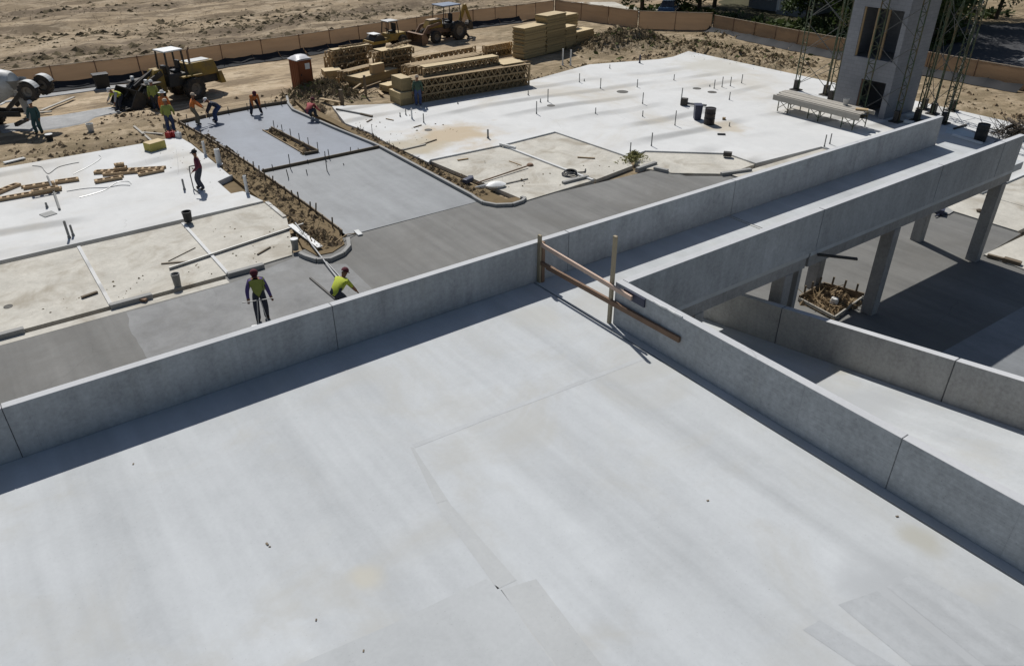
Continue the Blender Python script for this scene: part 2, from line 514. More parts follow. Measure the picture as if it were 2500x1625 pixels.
def soilmat(name, col, dark, light, streak=True):
    m, nt, b = newmat(name)
    co = N(nt, 'ShaderNodeTexCoord').outputs['Object']
    st = mapped(nt, co, (0.16, 0.75, 1), (0, 0, 0.08))
    a = nz(nt, co, 0.35, 7, 0.7, 0.5)
    s = nz(nt, st, 0.55, 7, 0.7, 0.7)
    s2 = nz(nt, mapped(nt, co, (0.35, 1.1, 1), (0, 0, 0.06)), 1.4, 6, 0.75, 0.5)
    f = nz(nt, co, 5, 5, 0.75)
    sep = N(nt, 'ShaderNodeSeparateXYZ'); nt.links.new(co, sep.inputs[0])
    field = sstep(nt, mth(nt, 'SUBTRACT', sep.outputs[1], mth(nt, 'MULTIPLY', sep.outputs[0], 0.02)), 60.0, 64.0)
    lo = mth(nt, 'MULTIPLY_ADD', field, -0.035, 0.515)
    mr = N(nt, 'ShaderNodeMapRange', interpolation_type='SMOOTHSTEP'); nt.links.new(s, mr.inputs[0]); nt.links.new(lo, mr.inputs[1]); nt.links.new(mth(nt, 'ADD', lo, 0.09), mr.inputs[2])
    c = mixc(nt, mth(nt, 'MULTIPLY', sstep(nt, a, 0.46, 0.62), 0.9), col, light)
    c = mixc(nt, mth(nt, 'MULTIPLY', mr.outputs[0], 0.85), c, dark)
    c = mixc(nt, mth(nt, 'MULTIPLY', sstep(nt, s2, 0.53, 0.62), 0.7), c, dark)
    s3 = nz(nt, mapped(nt, co, (0.5, 1.6, 1), (0, 0, 0.1)), 2.2, 5, 0.75, 0.4)
    c = mixc(nt, mth(nt, 'MULTIPLY', sstep(nt, s3, 0.56, 0.66), 0.6), c, (0.15, 0.115, 0.075))
    brown = mth(nt, 'MAXIMUM', sstep(nt, sep.outputs[0], 37.0, 42.0), mth(nt, 'SUBTRACT', 1.0, sstep(nt, sep.outputs[1], 46.5, 50.5)))
    brown = mth(nt, 'MULTIPLY', mth(nt, 'SUBTRACT', 1.0, field), brown)
    c = mixc(nt, mth(nt, 'MULTIPLY', brown, mth(nt, 'MULTIPLY_ADD', sstep(nt, nz(nt, co, 0.8, 5, 0.7), 0.38, 0.6), 0.55, 0.3)), c, (0.185, 0.145, 0.088))
    band = mth(nt, 'MULTIPLY', sstep(nt, nz(nt, mapped(nt, co, (0.35, 1.3, 1), (0, 0, 0.12)), 0.075, 3, 0.55, 0.3), 0.5, 0.6), field)
    c = mixc(nt, mth(nt, 'MULTIPLY', band, mth(nt, 'MULTIPLY_ADD', sstep(nt, nz(nt, mapped(nt, co, (0.5, 1.2, 1)), 1.1, 6, 0.75), 0.4, 0.56), 0.6, 0.2)), c, (0.17, 0.13, 0.09))
    c = scalec(nt, c, mth(nt, 'MULTIPLY', mth(nt, 'MULTIPLY_ADD', f, 0.6, 0.70), mth(nt, 'MULTIPLY_ADD', field, -0.20, 1.0)))
    nt.links.new(c, b.inputs['Base Color'])
    b.inputs['Roughness'].default_value = 0.95
    b.inputs['Specular IOR Level'].default_value = 0.1
    bump(nt, b, nz(nt, co, 7, 6, 0.75), 0.7, 0.06)
    return m


M['soil'] = soilmat('site_soil', (0.41, 0.318, 0.21), (0.20, 0.152, 0.10), (0.52, 0.42, 0.295))
M['clod'] = plain('soil_clod', (0.20, 0.148, 0.092), 0.95, var=0.35, scale=1.5, spec=0.1)
M['bed'] = plain('bed_soil', (0.175, 0.13, 0.075), 0.95, var=0.35, scale=2.5, spec=0.1)
M['brush'] = plain('dry_brush', (0.145, 0.115, 0.068), 0.95, var=0.4, scale=1.2, spec=0.1)
M['grass'] = plain('weeds', (0.10, 0.11, 0.04), 0.9, var=0.4, scale=1.0, spec=0.1)


def fabricmat():
    m, nt, b = newmat('fence_screen')
    co = N(nt, 'ShaderNodeTexCoord').outputs['Object']
    v = mth(nt, 'MULTIPLY_ADD', nz(nt, mapped(nt, co, (0.3, 0.3, 3)), 1.0, 5, 0.6), 0.5, 0.75)
    c = scalec(nt, (0.37, 0.25, 0.155), v)
    nt.links.new(c, b.inputs['Base Color'])
    b.inputs['Roughness'].default_value = 0.9
    tr = N(nt, 'ShaderNodeBsdfTranslucent')
    nt.links.new(c, tr.inputs[0])
    mx = N(nt, 'ShaderNodeMixShader'); mx.inputs[0].default_value = 0.2
    out = [n for n in nt.nodes if n.type == 'OUTPUT_MATERIAL'][0]
    nt.links.new(b.outputs[0], mx.inputs[1]); nt.links.new(tr.outputs[0], mx.inputs[2])
    nt.links.new(mx.outputs[0], out.inputs[0])
    return m


M['screen'] = fabricmat()
M['hem'] = plain('screen_hem_lit', (0.50, 0.40, 0.29), 0.8)  # paler than the screen: sunlit top edge put into the colour


def cmumat():
    m, nt, b = newmat('grey_block')
    co = N(nt, 'ShaderNodeTexCoord').outputs['Object']
    sep = N(nt, 'ShaderNodeSeparateXYZ'); nt.links.new(co, sep.inputs[0])
    h = mth(nt, 'ADD', sep.outputs[0], sep.outputs[1])
    cmb = N(nt, 'ShaderNodeCombineXYZ'); nt.links.new(h, cmb.inputs[0]); nt.links.new(sep.outputs[2], cmb.inputs[1])
    br = N(nt, 'ShaderNodeTexBrick')
    br.inputs['Scale'].default_value = 1.0
    br.inputs['Brick Width'].default_value = 0.4; br.inputs['Row Height'].default_value = 0.2
    br.inputs['Mortar Size'].default_value = 0.007
    br.inputs['Color1'].default_value = (0.27, 0.275, 0.29, 1); br.inputs['Color2'].default_value = (0.24, 0.245, 0.26, 1)
    br.inputs['Mortar'].default_value = (0.20, 0.20, 0.21, 1)
    nt.links.new(cmb.outputs[0], br.inputs['Vector'])
    c = scalec(nt, br.outputs['Color'], mth(nt, 'MULTIPLY_ADD', nz(nt, co, 0.8, 5, 0.6), 0.5, 0.75))
    nt.links.new(c, b.inputs['Base Color'])
    b.inputs['Roughness'].default_value = 0.9
    return m


M['block'] = cmumat()


def leafmat(name, col):
    m, nt, b = newmat(name)
    co = N(nt, 'ShaderNodeTexCoord').outputs['Object']
    v = mth(nt, 'MULTIPLY_ADD', nz(nt, co, 0.9, 3, 0.6), 1.2, 0.4)
    c = scalec(nt, col, v)
    nt.links.new(c, b.inputs['Base Color'])
    b.inputs['Roughness'].default_value = 0.7
    tr = N(nt, 'ShaderNodeBsdfTranslucent'); nt.links.new(c, tr.inputs[0])
    mx = N(nt, 'ShaderNodeMixShader'); mx.inputs[0].default_value = 0.25
    out = [n for n in nt.nodes if n.type == 'OUTPUT_MATERIAL'][0]
    nt.links.new(b.outputs[0], mx.inputs[1]); nt.links.new(tr.outputs[0], mx.inputs[2]); nt.links.new(mx.outputs[0], out.inputs[0])
    return m


M['leaf'] = leafmat('tree_leaf', (0.045, 0.07, 0.022))
M['leaf2'] = leafmat('bush_leaf', (0.07, 0.095, 0.03))
M['leaf3'] = leafmat('bright_weed_leaf', (0.13, 0.16, 0.05))

# ================================================================== SETTING
ZS, ZW = 0.12, 0.045        # building slab and walk levels (drive is 0)
ZD = 3.65                   # parking deck level
ZP = 4.72                   # parapet top

RECTS = [(-80, 9.4, 25, 43.75), (10.0, 17.6, 25, 47.6), (17.6, 49.0, 21, 42.9), (-80, 49.0, -60, 26), (20, 34, 40, 43.3), (36, 49.0, 40, 43.0)]
MOUNDS = []
for (x, y, h, r) in [(1440, 98, .75, 2.6), (1500, 105, .5, 2.2), (1400, 112, .5, 1.8), (1700, 130, .35, 2.6), (1800, 150, .35, 2.4), (1620, 112, .3, 2.0), (1690, 80, .2, 2.2),
                     (720, 222, .35, 1.3), (760, 215, .5, 1.2), (800, 228, .35, 1.0), (330, 272, .18, 1.3), (372, 282, .2, 1.2), (290, 276, .12, 1.2),
                     (600, 262, .15, 1.6), (120, 345, .12, 2.0), (260, 320, .12, 2.0), (2300, 250, .2, 2.5), (2370, 310, .45, 1.0), (2200, 215, .2, 2.0), (1000, 200, .1, 1.0)]:
    p = dd(x, y); MOUNDS.append((p.x, p.y, h, r))


def nearby(ax, ay, d0, d1):
    pass


def build_ground():
    def axis(segs):
        out = []
        for a, b, st in segs:
            out += list(np.arange(a, b, st))
        return np.array(out)
    xs = axis([(-1500, -300, 200), (-300, -60, 20), (-60, -6, 2.0), (-6, 62, 0.33), (62, 140, 1.6), (140, 400, 20), (400, 1501, 200)])
    ys = axis([(-600, -60, 60), (-60, 0, 10), (0, 34, 2), (34, 66, 0.3), (66, 125, 0.7), (125, 300, 12), (300, 2001, 170)])
    X, Y = np.meshgrid(xs, ys)
    d = np.full(X.shape, 1e9)
    for (x0, x1, y0, y1) in RECTS:
        dx = np.maximum(np.maximum(x0 - X, X - x1), 0); dy = np.maximum(np.maximum(y0 - Y, Y - y1), 0)
        d = np.minimum(d, np.hypot(dx, dy))
    m = np.clip(d / 0.8, 0, 1); m = m * m * (3 - 2 * m)

    rng = np.random.RandomState(3)

    def vnoise(X, Y, s, oct=4):
        tot = np.zeros_like(X); amp = 1.0
        for o in range(oct):
            T = rng.rand(64, 64)
            u = X / s; v = Y / s
            iu = np.floor(u).astype(int); iv = np.floor(v).astype(int)
            fu = u - iu; fv = v - iv
            fu = fu * fu * (3 - 2 * fu); fv = fv * fv * (3 - 2 * fv)
            a = T[iv % 64, iu % 64]; b_ = T[iv % 64, (iu + 1) % 64]; c = T[(iv + 1) % 64, iu % 64]; e = T[(iv + 1) % 64, (iu + 1) % 64]
            tot += amp * ((a * (1 - fu) + b_ * fu) * (1 - fv) + (c * (1 - fu) + e * fu) * fv - 0.5)
            amp *= 0.5; s *= 0.48
        return tot
    rel = vnoise(X * 0.6, Y, 2.2, 4) * 0.13 + np.maximum(vnoise(X * 0.8, Y, 1.3, 3), 0.05) * 0.09
    nf = np.clip(np.abs(Y - 61 - np.clip(X - 24, 0, 40) * 0.11) / 3.0, 0.12, 1) * np.clip(np.abs(X - 57.5) / 3.0, 0.15, 1)
    rel *= nf
    # the compacted haul road inside the fence is smoother
    road = np.exp(-((Y - 53) / 4.5) ** 2) * (1 / (1 + np.exp(-(X - 14) * 0.8)))
    rel *= 1 - 0.75 * road
    # windrows out in the field beyond the fence run along it
    far = np.clip((Y - 63) / 4, 0, 1) * (X < 60)
    rel += far * (vnoise(X * 0.22, Y, 2.2, 4) * 0.42 + vnoise(X * 0.4, Y, 1.1, 3) * 0.34)
    z = -0.16 + m * (0.14 + rel)
    for (mx, my, h, r) in MOUNDS:
        q = np.exp(-((X - mx) ** 2 + (Y - my) ** 2) / (r * r))
        z += m * h * q * (1 + 1.2 * vnoise(X, Y, 0.7, 2))
    ny, nx = X.shape
    co = np.stack([X, Y, z], -1).reshape(-1, 3)
    idx = np.arange(nx * ny).reshape(ny, nx)
    q = np.stack([idx[:-1, :-1], idx[:-1, 1:], idx[1:, 1:], idx[1:, :-1]], -1).reshape(-1, 4)
    me = bpy.data.meshes.new('ground')
    me.from_pydata(co.tolist(), [], q.tolist())
    me.polygons.foreach_set('use_smooth', [True] * len(me.polygons))
    me.materials.append(M['soil'])
    o = bpy.data.objects.new('ground', me); COL.objects.link(o); o['kind'] = 'structure'
    return o


GROUND = build_ground()


def surf(name, mb, mat, parent=None, bevel=0.0):
    o = mb.build(name, mat, parent, bevel=bevel)
    if parent is None: o['kind'] = 'structure'
    return o


# ---- building slab on the left (with the dug-out notch), built as one plate
P2 = lambda v: (v.x, v.y)
b = MB()
ls = [(-45, 43.75), dd(350, 330, ZS)[:2], dd(415, 317, ZS)[:2], (9.45, 42.3), (9.5, 36.2)]
ls += [zs(440, 220, 5.157)(x, y, ZS)[:2] for x, y in [(660, 1065), (470, 1150), (640, 1300), (790, 1270)]]
ls += [(9.6, 32.0), (-45, 31.75)]
b.prism([tuple(p) for p in ls], -0.14, ZS)
surf('building_slab', b, M['slab'], bevel=0.012)
# floor of the dug-out notch
b = MB(); b.sheet([tuple(zs(440, 220, 5.157)(x, y, -0.15)[:2]) for x, y in [(430, 1130), (700, 1010), (860, 1290), (620, 1340)]], -0.13)
surf('notch_soil', b, M['bed'])

# ---- building slab on the right
b = MB()
rs = [dd(772, 247, ZS), dd(970, 238, ZS), dd(1230, 188, ZS), dd(1370, 150, ZS), dd(1530, 138, ZS), dd(1565, 132, ZS), dd(1600, 119, ZS)]
rs = [p[:2] for p in rs] + [(48.9, 30), (48.6, 13.9), (36.0, 13.9), (36.0, 22.2), (31.1, 22.5)]
rs += [dd(*p, ZS)[:2] for p in [(1690, 356), (1500, 350), (1462, 364), (1290, 306), (1170, 336), (1000, 371)]]
rs += [(18.1, 32.2), (17.95, 36.4), (18.05, 38.5), (17.75, 41.0)]
b.prism([tuple(p) for p in rs], -0.14, ZS)
surf('building_slab', b, M['slab'], bevel=0.012)

# ---- dusty walks: each panel a piece
walk = MB()
walk.prism([(-45, 25.95), (-45, 31.72), (-37, 31.73), (-37, 25.95)], -0.14, ZW)
wk = walk.build('sidewalk', M['walk']); wk['kind'] = 'structure'
JX = [-37, -29.2, -21.3, -13.5, -9.6, -5.7, -1.75, 2.12, 6.05]
for x0, x1 in zip(JX[:-1], JX[1:]):
    b = MB(); b.prism([(x0 + .012, 25.95), (x1 - .012, 25.95), (x1 - .012, 31.73), (x0 + .012, 31.73)], -0.14, ZW); b.build('walk_panel', M['walk'], wk)
b = MB(); b.prism([(6.062, 25.95), (8.55, 26.15), (9.0, 27.3), (9.75, 29.7), (9.6, 31.95), (6.062, 31.75)], -0.14, ZW); b.build('walk_panel', M['walk'], wk)
for x in JX[3:]:
    b = MB(); b.bb((x - .06, 25.95, ZW - .02), (x + .06, 31.70, ZW + .05)); b.build('joint_strip', M['slab'], wk)
    b = MB(); b.bb((x - .05, 25.72, -.1), (x + 1.28, 25.94, .17)); b.build('curb_stub', M['curb'], wk, bevel=.02)
b = MB(); b.bb((9.62, 29.8, -.05), (9.78, 31.9, ZW + .06)); b.build('joint_strip', M['slab'], wk)
# a flush gutter strip, lighter and patchy, along the walk
b = MB(); b.bb((-45, 25.35, -.1), (5.9, 25.715, .006)); b.build('gutter_strip', M['walk'], wk)

wr = MB()
wr.prism([tuple(dd(*p, ZW)[:2]) for p in [(1000, 374), (1168, 340), (1382, 418), (1222, 466)]], -0.14, ZW)
wr = wr.build('sidewalk', M['walk']); wr['kind'] = 'structure'
b = MB(); b.prism([tuple(dd(*p, ZW)[:2]) for p in [(1174, 339), (1290, 309), (1458, 366), (1470, 385), (1386, 417)]], -0.14, ZW); b.build('walk_panel', M['walk'], wr)
b = MB(); b.prism([tuple(dd(*p, ZW)[:2]) for p in [(1502, 352), (1690, 358), (1757, 381), (1690, 404), (1562, 402), (1502, 392), (1474, 378)]], -0.14, ZW); b.build('walk_panel', M['walk'], wr)
b = MB(); b.bar(dd(1172, 340, ZW + .02), dd(1378, 419, ZW + .02), .13, .1); b.build('joint_strip', M['slab'], wr)
for a, c in (((1308, 428), (1366, 413)), ((1480, 396), (1524, 381)), ((1520, 393), (1552, 400)), ((1676, 407), (1745, 397))):
    b = MB(); b.bar(dd(*a, .03), dd(*c, .03), .2, .26); b.build('curb_stub', M['curb'], wr, bevel=.02)
b = MB(); b.prism([(31.2, 22.45), (47, 22.2), (47, 13.92), (36.0, 13.92), (36.0, 22.15)][0:0] or [(29.0, 22.2), (35.98, 22.1), (35.98, 11.0), (33.05, 11.0), (33.05, 21.0), (29.0, 21.2)], -0.14, ZW); b.build('walk_panel', M['walk'], wr)
b = MB(); b.prism([(29.75, 10.72), (46, 10.4), (46, 3.0), (29.3, 3.0)], -0.14, ZW); b.build('walk_panel', M['walk'], wr)
b = MB(); b.prism([(36.02, 13.88), (48.6, 13.88), (48.6, 10.6), (36.02, 10.75)], -0.14, ZW); b.build('walk_panel', M['walk'], wr)

# ---- drives
b = MB()
b.prism([(-45, 25.35), (5.9, 25.35), (5.9, 26.2), (11.0, 26.55), (17.3, 26.6), (17.4, 26.0), (19.5, 25.5), (26.9, 25.0), (27.2, 23.5), (28.9, 22.2), (28.95, 21.2), (33.0, 20.9), (33.0, 10.85), (29.7, 10.72), (29.25, -30), (-45, -30)], -0.14, 0.0)
surf('driveway', b, M['drive'])
b = MB()
q = zs(0, 640, 4.76)
edge = [q(1470, 585), q(1500, 660), q(1495, 740), q(1530, 830), q(1585, 890), q(1610, 950), q(1655, 1010), q(1690, 1090), q(1730, 1160)]
b.sheet([tuple(p[:2]) for p in edge] + [(4.6, 18.2), (9.6, 18.2), (9.9, 24.3), (8.9, 25.0), (8.75, 26.0), (6.0, 25.3)], 0.004)
surf('driveway_finish', b, M['drive2'])
b = MB(); b.prism([(11.05, 26.62), (17.28, 26.62), (17.3, 35.92), (10.98, 35.88)], -0.12, 0.006); surf('drive_slab', b, M['newpour'])
b = MB()
b.prism([(10.95, 36.05), (17.25, 36.12), (17.25, 37.2), (10.9, 37.2)], -0.12, 0.008)
b.prism([(10.9, 37.2), (13.72, 37.2), (13.52, 42.85), (10.5, 42.85)], -0.12, 0.008)
b.prism([(14.42, 37.2), (17.25, 37.2), (16.95, 42.85), (14.0, 42.85)], -0.12, 0.008)
b.prism([(10.5, 42.85), (16.95, 42.85), (16.6, 45.9), (16.95, 47.45), (14.6, 47.6), (11.7, 47.3), (10.15, 46.85)], -0.12, 0.008)
surf('drive_slab', b, M['wet'])

b = MB(); b.prism([(17.2, 8.2), (29.2, 7.9), (28.6, -12), (17.0, -12)], -.02, 0.006); surf('drive_slab', b, M['newpour'])

# ---- the far asphalt road and verge outside the fence (right)
b = MB(); b.prism([(63.0, 33.5), (66.5, 37.0), (78, 37.2), (82, 34.5), (100, 30.5), (130, 33), (130, 17), (62.5, 12)], -0.14, 0.10)
M['asphalt'] = concrete('asphalt', (0.055, 0.055, 0.058), 0.15, 0.1)
surf('road', b, M['asphalt'])
b = MB(); b.prism([(66.2, 26.2), (74, 27.2), (95, 24), (95, 14), (66.2, 12.2)], 0.05, 0.135); surf('concrete_pad', b, M['patch'])
b = MB(); b.prism([tuple(g(x, y, .1)[:2]) for x, y in [(1385, 6), (1500, 5), (1530, 17), (1620, 24), (1560, 30), (1440, 16)]], -0.14, 0.10); surf('pale_road', b, M['walk'])

# ================================================================== PARKING DECK
deck = root('parking_deck', 'pale concrete parking deck with grey parapets, wide smooth slab in front', 'parking deck', (10.33, 13.43, 0))
b = MB(); b.prism([(-16, -9), (10.33, -9), (10.33, 13.42), (-16, 13.42)], 3.38, ZD); b.build('deck_slab', M['deck'], deck)
zp = ZD + 0.002
b = MB(); b.sheet([(0.9, 6.74), (2.6, 6.52), (4.13, 6.40), (4.20, 6.12), (4.02, 4.4), (3.9, 0.2), (0.2, 0.2), (0.4, 3.5)], zp); b.build('pour_patch', M['deck2'], deck)
b = MB(); b.sheet([(4.70, 9.66), (4.74, 9.6), (4.52, 8.0), (4.48, 6.12), (4.16, 6.15), (4.32, 8.05)], zp); b.build('pour_strip', M['deck3'], deck)
b = MB(); b.sheet([(4.19, 6.11), (4.72, 5.97), (4.56, 4.4), (4.5, 0.2), (3.95, 0.2), (4.06, 4.4)], zp); b.build('pour_patch', M['deck3'], deck)
for q_ in ([(1866, 1462), (1906, 1440), (2080, 1546), (1990, 1546)], [(1948, 1404), (2040, 1372), (2260, 1546), (2120, 1546)], [(2060, 1362), (2130, 1330), (2390, 1470), (2390, 1546), (2290, 1546)]):
    b = MB(); b.sheet([tuple(dd(*p, zp)[:2]) for p in q_], zp); b.build('pour_patch', M['deck4'], deck)
b = MB(); b.strip([(4.76, 9.64), (6.5, 9.55), (8.2, 9.42), (10.2, 9.30)], 0.11, zp - .0005, zp); b.build('pour_line', M['deck5'], deck)
# edge beams and columns
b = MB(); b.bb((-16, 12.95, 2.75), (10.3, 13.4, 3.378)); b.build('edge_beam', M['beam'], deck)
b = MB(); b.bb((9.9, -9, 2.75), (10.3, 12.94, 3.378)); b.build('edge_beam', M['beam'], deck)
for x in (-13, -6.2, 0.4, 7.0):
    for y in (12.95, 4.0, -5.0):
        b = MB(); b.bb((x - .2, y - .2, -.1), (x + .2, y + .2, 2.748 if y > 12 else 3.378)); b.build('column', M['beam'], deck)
PJ = [-16, -7.1, -0.97, 5.05, 11.45, 17.76, 23.97, 29.3]
for x0, x1 in zip(PJ[:4], PJ[1:5]):
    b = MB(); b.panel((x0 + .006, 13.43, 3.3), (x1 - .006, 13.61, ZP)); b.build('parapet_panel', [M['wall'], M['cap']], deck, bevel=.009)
    b = MB(); b.bb((x1 - .0075, 13.45, 3.35), (x1 + .0075, 13.6, ZP - .001)); b.build('joint_filler', M['darkgap'], deck)
RJ = [10.765, 4.05, -2.3, -9]
b = MB(); b.bb((10.385, -9, 3.38), (10.775, 10.57, ZD - .003)); b.build('curb_strip', M['deck'], deck)
for y1, y0 in zip(RJ[:-1], RJ[1:]):
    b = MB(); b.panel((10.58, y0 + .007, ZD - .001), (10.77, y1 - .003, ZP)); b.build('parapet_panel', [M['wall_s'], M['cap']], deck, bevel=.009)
    b = MB(); b.bb((10.6, y0 - .0115, ZD), (10.75, y0 + .0115, ZP - .001)); b.build('joint_filler', M['darkgap'], deck)
b = MB(); b.bb((10.335, -9, 3.4), (10.38, 13.42, ZD - .06)); b.build('expansion_joint', M['darkgap'], deck)

# ================================================================== FOOTBRIDGE
br = root('footbridge', 'elevated concrete footbridge on columns running from the deck to the tower', 'footbridge', (29.6, 11.2, 0))
b = MB(); b.prism([(10.385, 10.585), (17.68, 10.585), (17.68, 13.42), (10.385, 13.42)], 3.38, ZD); b.build('bridge_slab', M['deck'], br)
b = MB(); b.prism([(17.75, 10.58), (29.97, 10.58), (29.97, 13.42), (17.75, 13.42)], 3.38, ZD); b.build('bridge_slab', M['deck'], br)
b = MB(); b.bb((17.682, 10.76, 3.4), (17.748, 13.42, ZD - .05)); b.build('expansion_joint', M['darkgap'], br)
b = MB(); b.bb((17.60, 10.77, ZD + .003), (17.69, 13.41, ZD + .014)); b.build('joint_cover', M['steelstrip'], br)
for x0, x1 in zip(PJ[4:-1], PJ[5:]):
    b = MB(); b.panel((x0 + .006, 13.43, 3.3), (x1 - .006, 13.61, ZP)); b.build('parapet_panel', [M['wall'], M['cap']], br, bevel=.009)
    b = MB(); b.bb((x0 - .0075, 13.45, 3.35), (x0 + .0075, 13.6, ZP - .001)); b.build('joint_filler', M['darkgap'], br)
BJ = [10.785, 17.93, 23.98, 27.9, 29.3]
for i, (x0, x1) in enumerate(zip(BJ[:-1], BJ[1:])):
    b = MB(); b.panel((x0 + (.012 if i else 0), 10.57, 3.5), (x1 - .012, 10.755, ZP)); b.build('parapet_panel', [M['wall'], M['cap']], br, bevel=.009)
    b = MB(); b.bb((x1 - .0115, 10.59, 3.55), (x1 + .0115, 10.74, ZP - .001)); b.build('joint_filler', M['darkgap'], br)
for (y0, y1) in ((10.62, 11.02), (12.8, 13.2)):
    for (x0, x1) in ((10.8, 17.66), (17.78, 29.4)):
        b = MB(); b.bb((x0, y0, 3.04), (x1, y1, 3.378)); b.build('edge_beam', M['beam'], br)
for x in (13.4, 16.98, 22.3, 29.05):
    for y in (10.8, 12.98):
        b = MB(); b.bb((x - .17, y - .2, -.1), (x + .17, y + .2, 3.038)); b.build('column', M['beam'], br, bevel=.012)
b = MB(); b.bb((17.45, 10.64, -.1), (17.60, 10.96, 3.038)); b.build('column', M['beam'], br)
# bearing plate that sticks out under the right parapet joint, its tip bright
b = MB(); b.bar((17.95, 10.50, 3.42), (18.7, 9.75, 3.36), .10, .05); b.build('drip_plate', M['iron'], br)

# ================================================================== LOWER RAMP
ramp = root('vehicle_ramp', 'sloping concrete ramp with side wall passing down under the footbridge', 'ramp', (16.4, 18.4, 0))
zr = lambda y: max(0.0, 0.155 * (18.4 - y))
b = MB()
ys_ = [-6, 18.4]
b.add([(10.78, -6, zr(-6) - .3), (16.29, -6, zr(-6) - .3), (16.29, 18.6, -.1), (10.78, 18.6, -.1), (10.78, -6, zr(-6)), (16.29, -6, zr(-6)), (16.29, 18.6, .004), (10.78, 18.6, .004)],
      [(0, 3, 2, 1), (4, 5, 6, 7), (0, 1, 5, 4), (2, 3, 7, 6), (1, 2, 6, 5), (3, 0, 4, 7)])
b.build('ramp_slab', M['deck'], ramp)
RW = [-6, -3.3, 1.2, 5.7, 10.2, 13.3, 18.4]
for y0, y1 in zip(RW[:-1], RW[1:]):
    a, c = y0 + .014, y1 - .014
    b = MB()
    b.add([(16.3, a, -.1), (16.5, a, -.1), (16.5, c, -.1), (16.3, c, -.1), (16.3, a, zr(a) + 1.14), (16.5, a, zr(a) + 1.14), (16.5, c, zr(c) + 1.14), (16.3, c, zr(c) + 1.14)],
          [(0, 3, 2, 1), (4, 5, 6, 7), (0, 1, 5, 4), (2, 3, 7, 6), (1, 2, 6, 5), (3, 0, 4, 7)])
    b.m[-5] = 1
    b.build('parapet_panel', [M['wall_r'], M['cap']], ramp, bevel=.009)
for y in RW[1:-1]:
    b = MB(); b.bb((16.32, y - .0135, -.1), (16.48, y + .0135, zr(y) + 1.13)); b.build('joint_filler', M['darkgap'], ramp)

# ================================================================== KERBS, FORMS AND SOIL BEDS
def P3(v, z=None):
    return Vector((v.x, v.y, v.z if z is None else z))


kr = root('right_kerb', 'thin grey concrete kerb with a rounded nose along the right side of the new drive', 'kerb', (17.4, 26.9, 0))
pts = [zs(700, 220, 7.933)(*p, .12) for p in [(0, 100), (30, 250), (120, 365), (500, 530), (1000, 745), (1700, 1025)]] + [Vector((17.42, y, 0)) for y in (35.5, 33, 30.5, 28.5, 27.2)]
pts += [zs(880, 250, 3.773)(*p, .10) for p in [(1060, 878), (1130, 918), (1250, 940), (1400, 935), (1490, 905), (1518, 880), (1480, 868)]]
for i in range(0, len(pts) - 1, 2):
    b = MB(); b.strip(pts[i:i + 3], .15, -.1, .14); b.build('kerb_segment', M['curb'], kr, bevel=.02)
kl = root('left_kerb', 'curved grey kerb round the near nose of the left soil bed', 'kerb', (9.9, 25.0, 0))
pts = [zs(400, 480, 4.55)(*p, .13) for p in [(2045, 455), (2058, 545), (1990, 620), (1850, 682), (1700, 692), (1580, 655), (1510, 622)]]
for i in range(0, 5, 2):
    b = MB(); b.strip(pts[i:i + 3], .16, -.1, .16); b.build('kerb_segment', M['curb'], kl, bevel=.015)
fr = root('drive_form', 'dark edge form of boards and stakes along the left side of the new drive', 'formwork', (10.8, 36, 0))
fp = [Vector(p) for p in [(10.15, 46.9, 0), (10.45, 43.6, 0), (10.68, 40.2, 0), (10.85, 36.8, 0), (10.95, 33.4, 0), (11.02, 30.2, 0), (11.02, 27.0, 0)]]
for a, c in zip(fp[:-1], fp[1:]):
    j = Vector((rnd.uniform(-.05, .03), 0, 0))
    b = MB(); b.bar(a + j + Vector((0, -.01, .04)), c + j + Vector((0, .01, .04)), .05, .20); b.build('form_board', M['formwood'], fr)
for i in range(25):
    t = i / 24 * 5.999
    k = int(t); q = fp[k].lerp(fp[k + 1], t - k) + Vector((-.07 - rnd.uniform(0, .05), rnd.uniform(-.2, .2), 0))
    b = MB(); b.bar(q + Vector((0, 0, -.1)), q + Vector((rnd.uniform(-.1, .08), rnd.uniform(-.08, .08), rnd.uniform(.3, .52))), .05, .04); b.build('stake', M['formwood'], fr)
bk = root('cross_form', 'dark form board with steel stakes across the drive between the two pours', 'formwork', (14.2, 36, 0))
b = MB(); b.bar((10.97, 35.97, .06), (17.42, 36.06, .06), .055, .17); b.build('form_board', M['formwood'], bk)
z5 = zs(440, 220, 5.157)
for (x, y, h, s) in [(1172, 1005, .28, 0), (1390, 995, .75, 0), (1600, 925, .2, 0), (1830, 880, .45, 0), (1880, 865, .5, 0), (2142, 790, .3, 0), (2250, 775, .2, 0), (1365, 1110, .45, 0), (1600, 1062, .25, 0), (1850, 1020, .85, 0), (2065, 945, .1, 0)]:
    q = z5(x, y)
    b = MB(); b.tube(q + Vector((0, 0, -.05)), q + Vector((rnd.uniform(-.05, .05), 0, h)), .022, None, 6); b.build('stake', M['stake'], bk)
bf = root('back_form', 'dark timber form along the far edge of the wet concrete', 'formwork', (13.5, 47.6, 0))
for a, c in (((10.1, 46.98), (11.75, 47.42)), ((11.8, 47.43), (14.6, 47.72)), ((14.65, 47.73), (16.9, 47.62))):
    b = MB(); b.bar((*a, .08), (*c, .08), .06, .22); b.build('form_board', M['formwood'], bf)
for x in (10.6, 11.9, 13.1, 14.3, 15.4, 16.4):
    q = Vector((x, 47.55 - abs(x - 14.3) * .09, 0))
    b = MB(); b.tube(q, q + Vector((.02, -.02, .42)), .025, None, 6); b.build('stake', M['stake'], bf)
isl = root('slot_form', 'narrow dug slot edged with timber in the middle of the wet slab', 'formwork', (14, 40, 0))
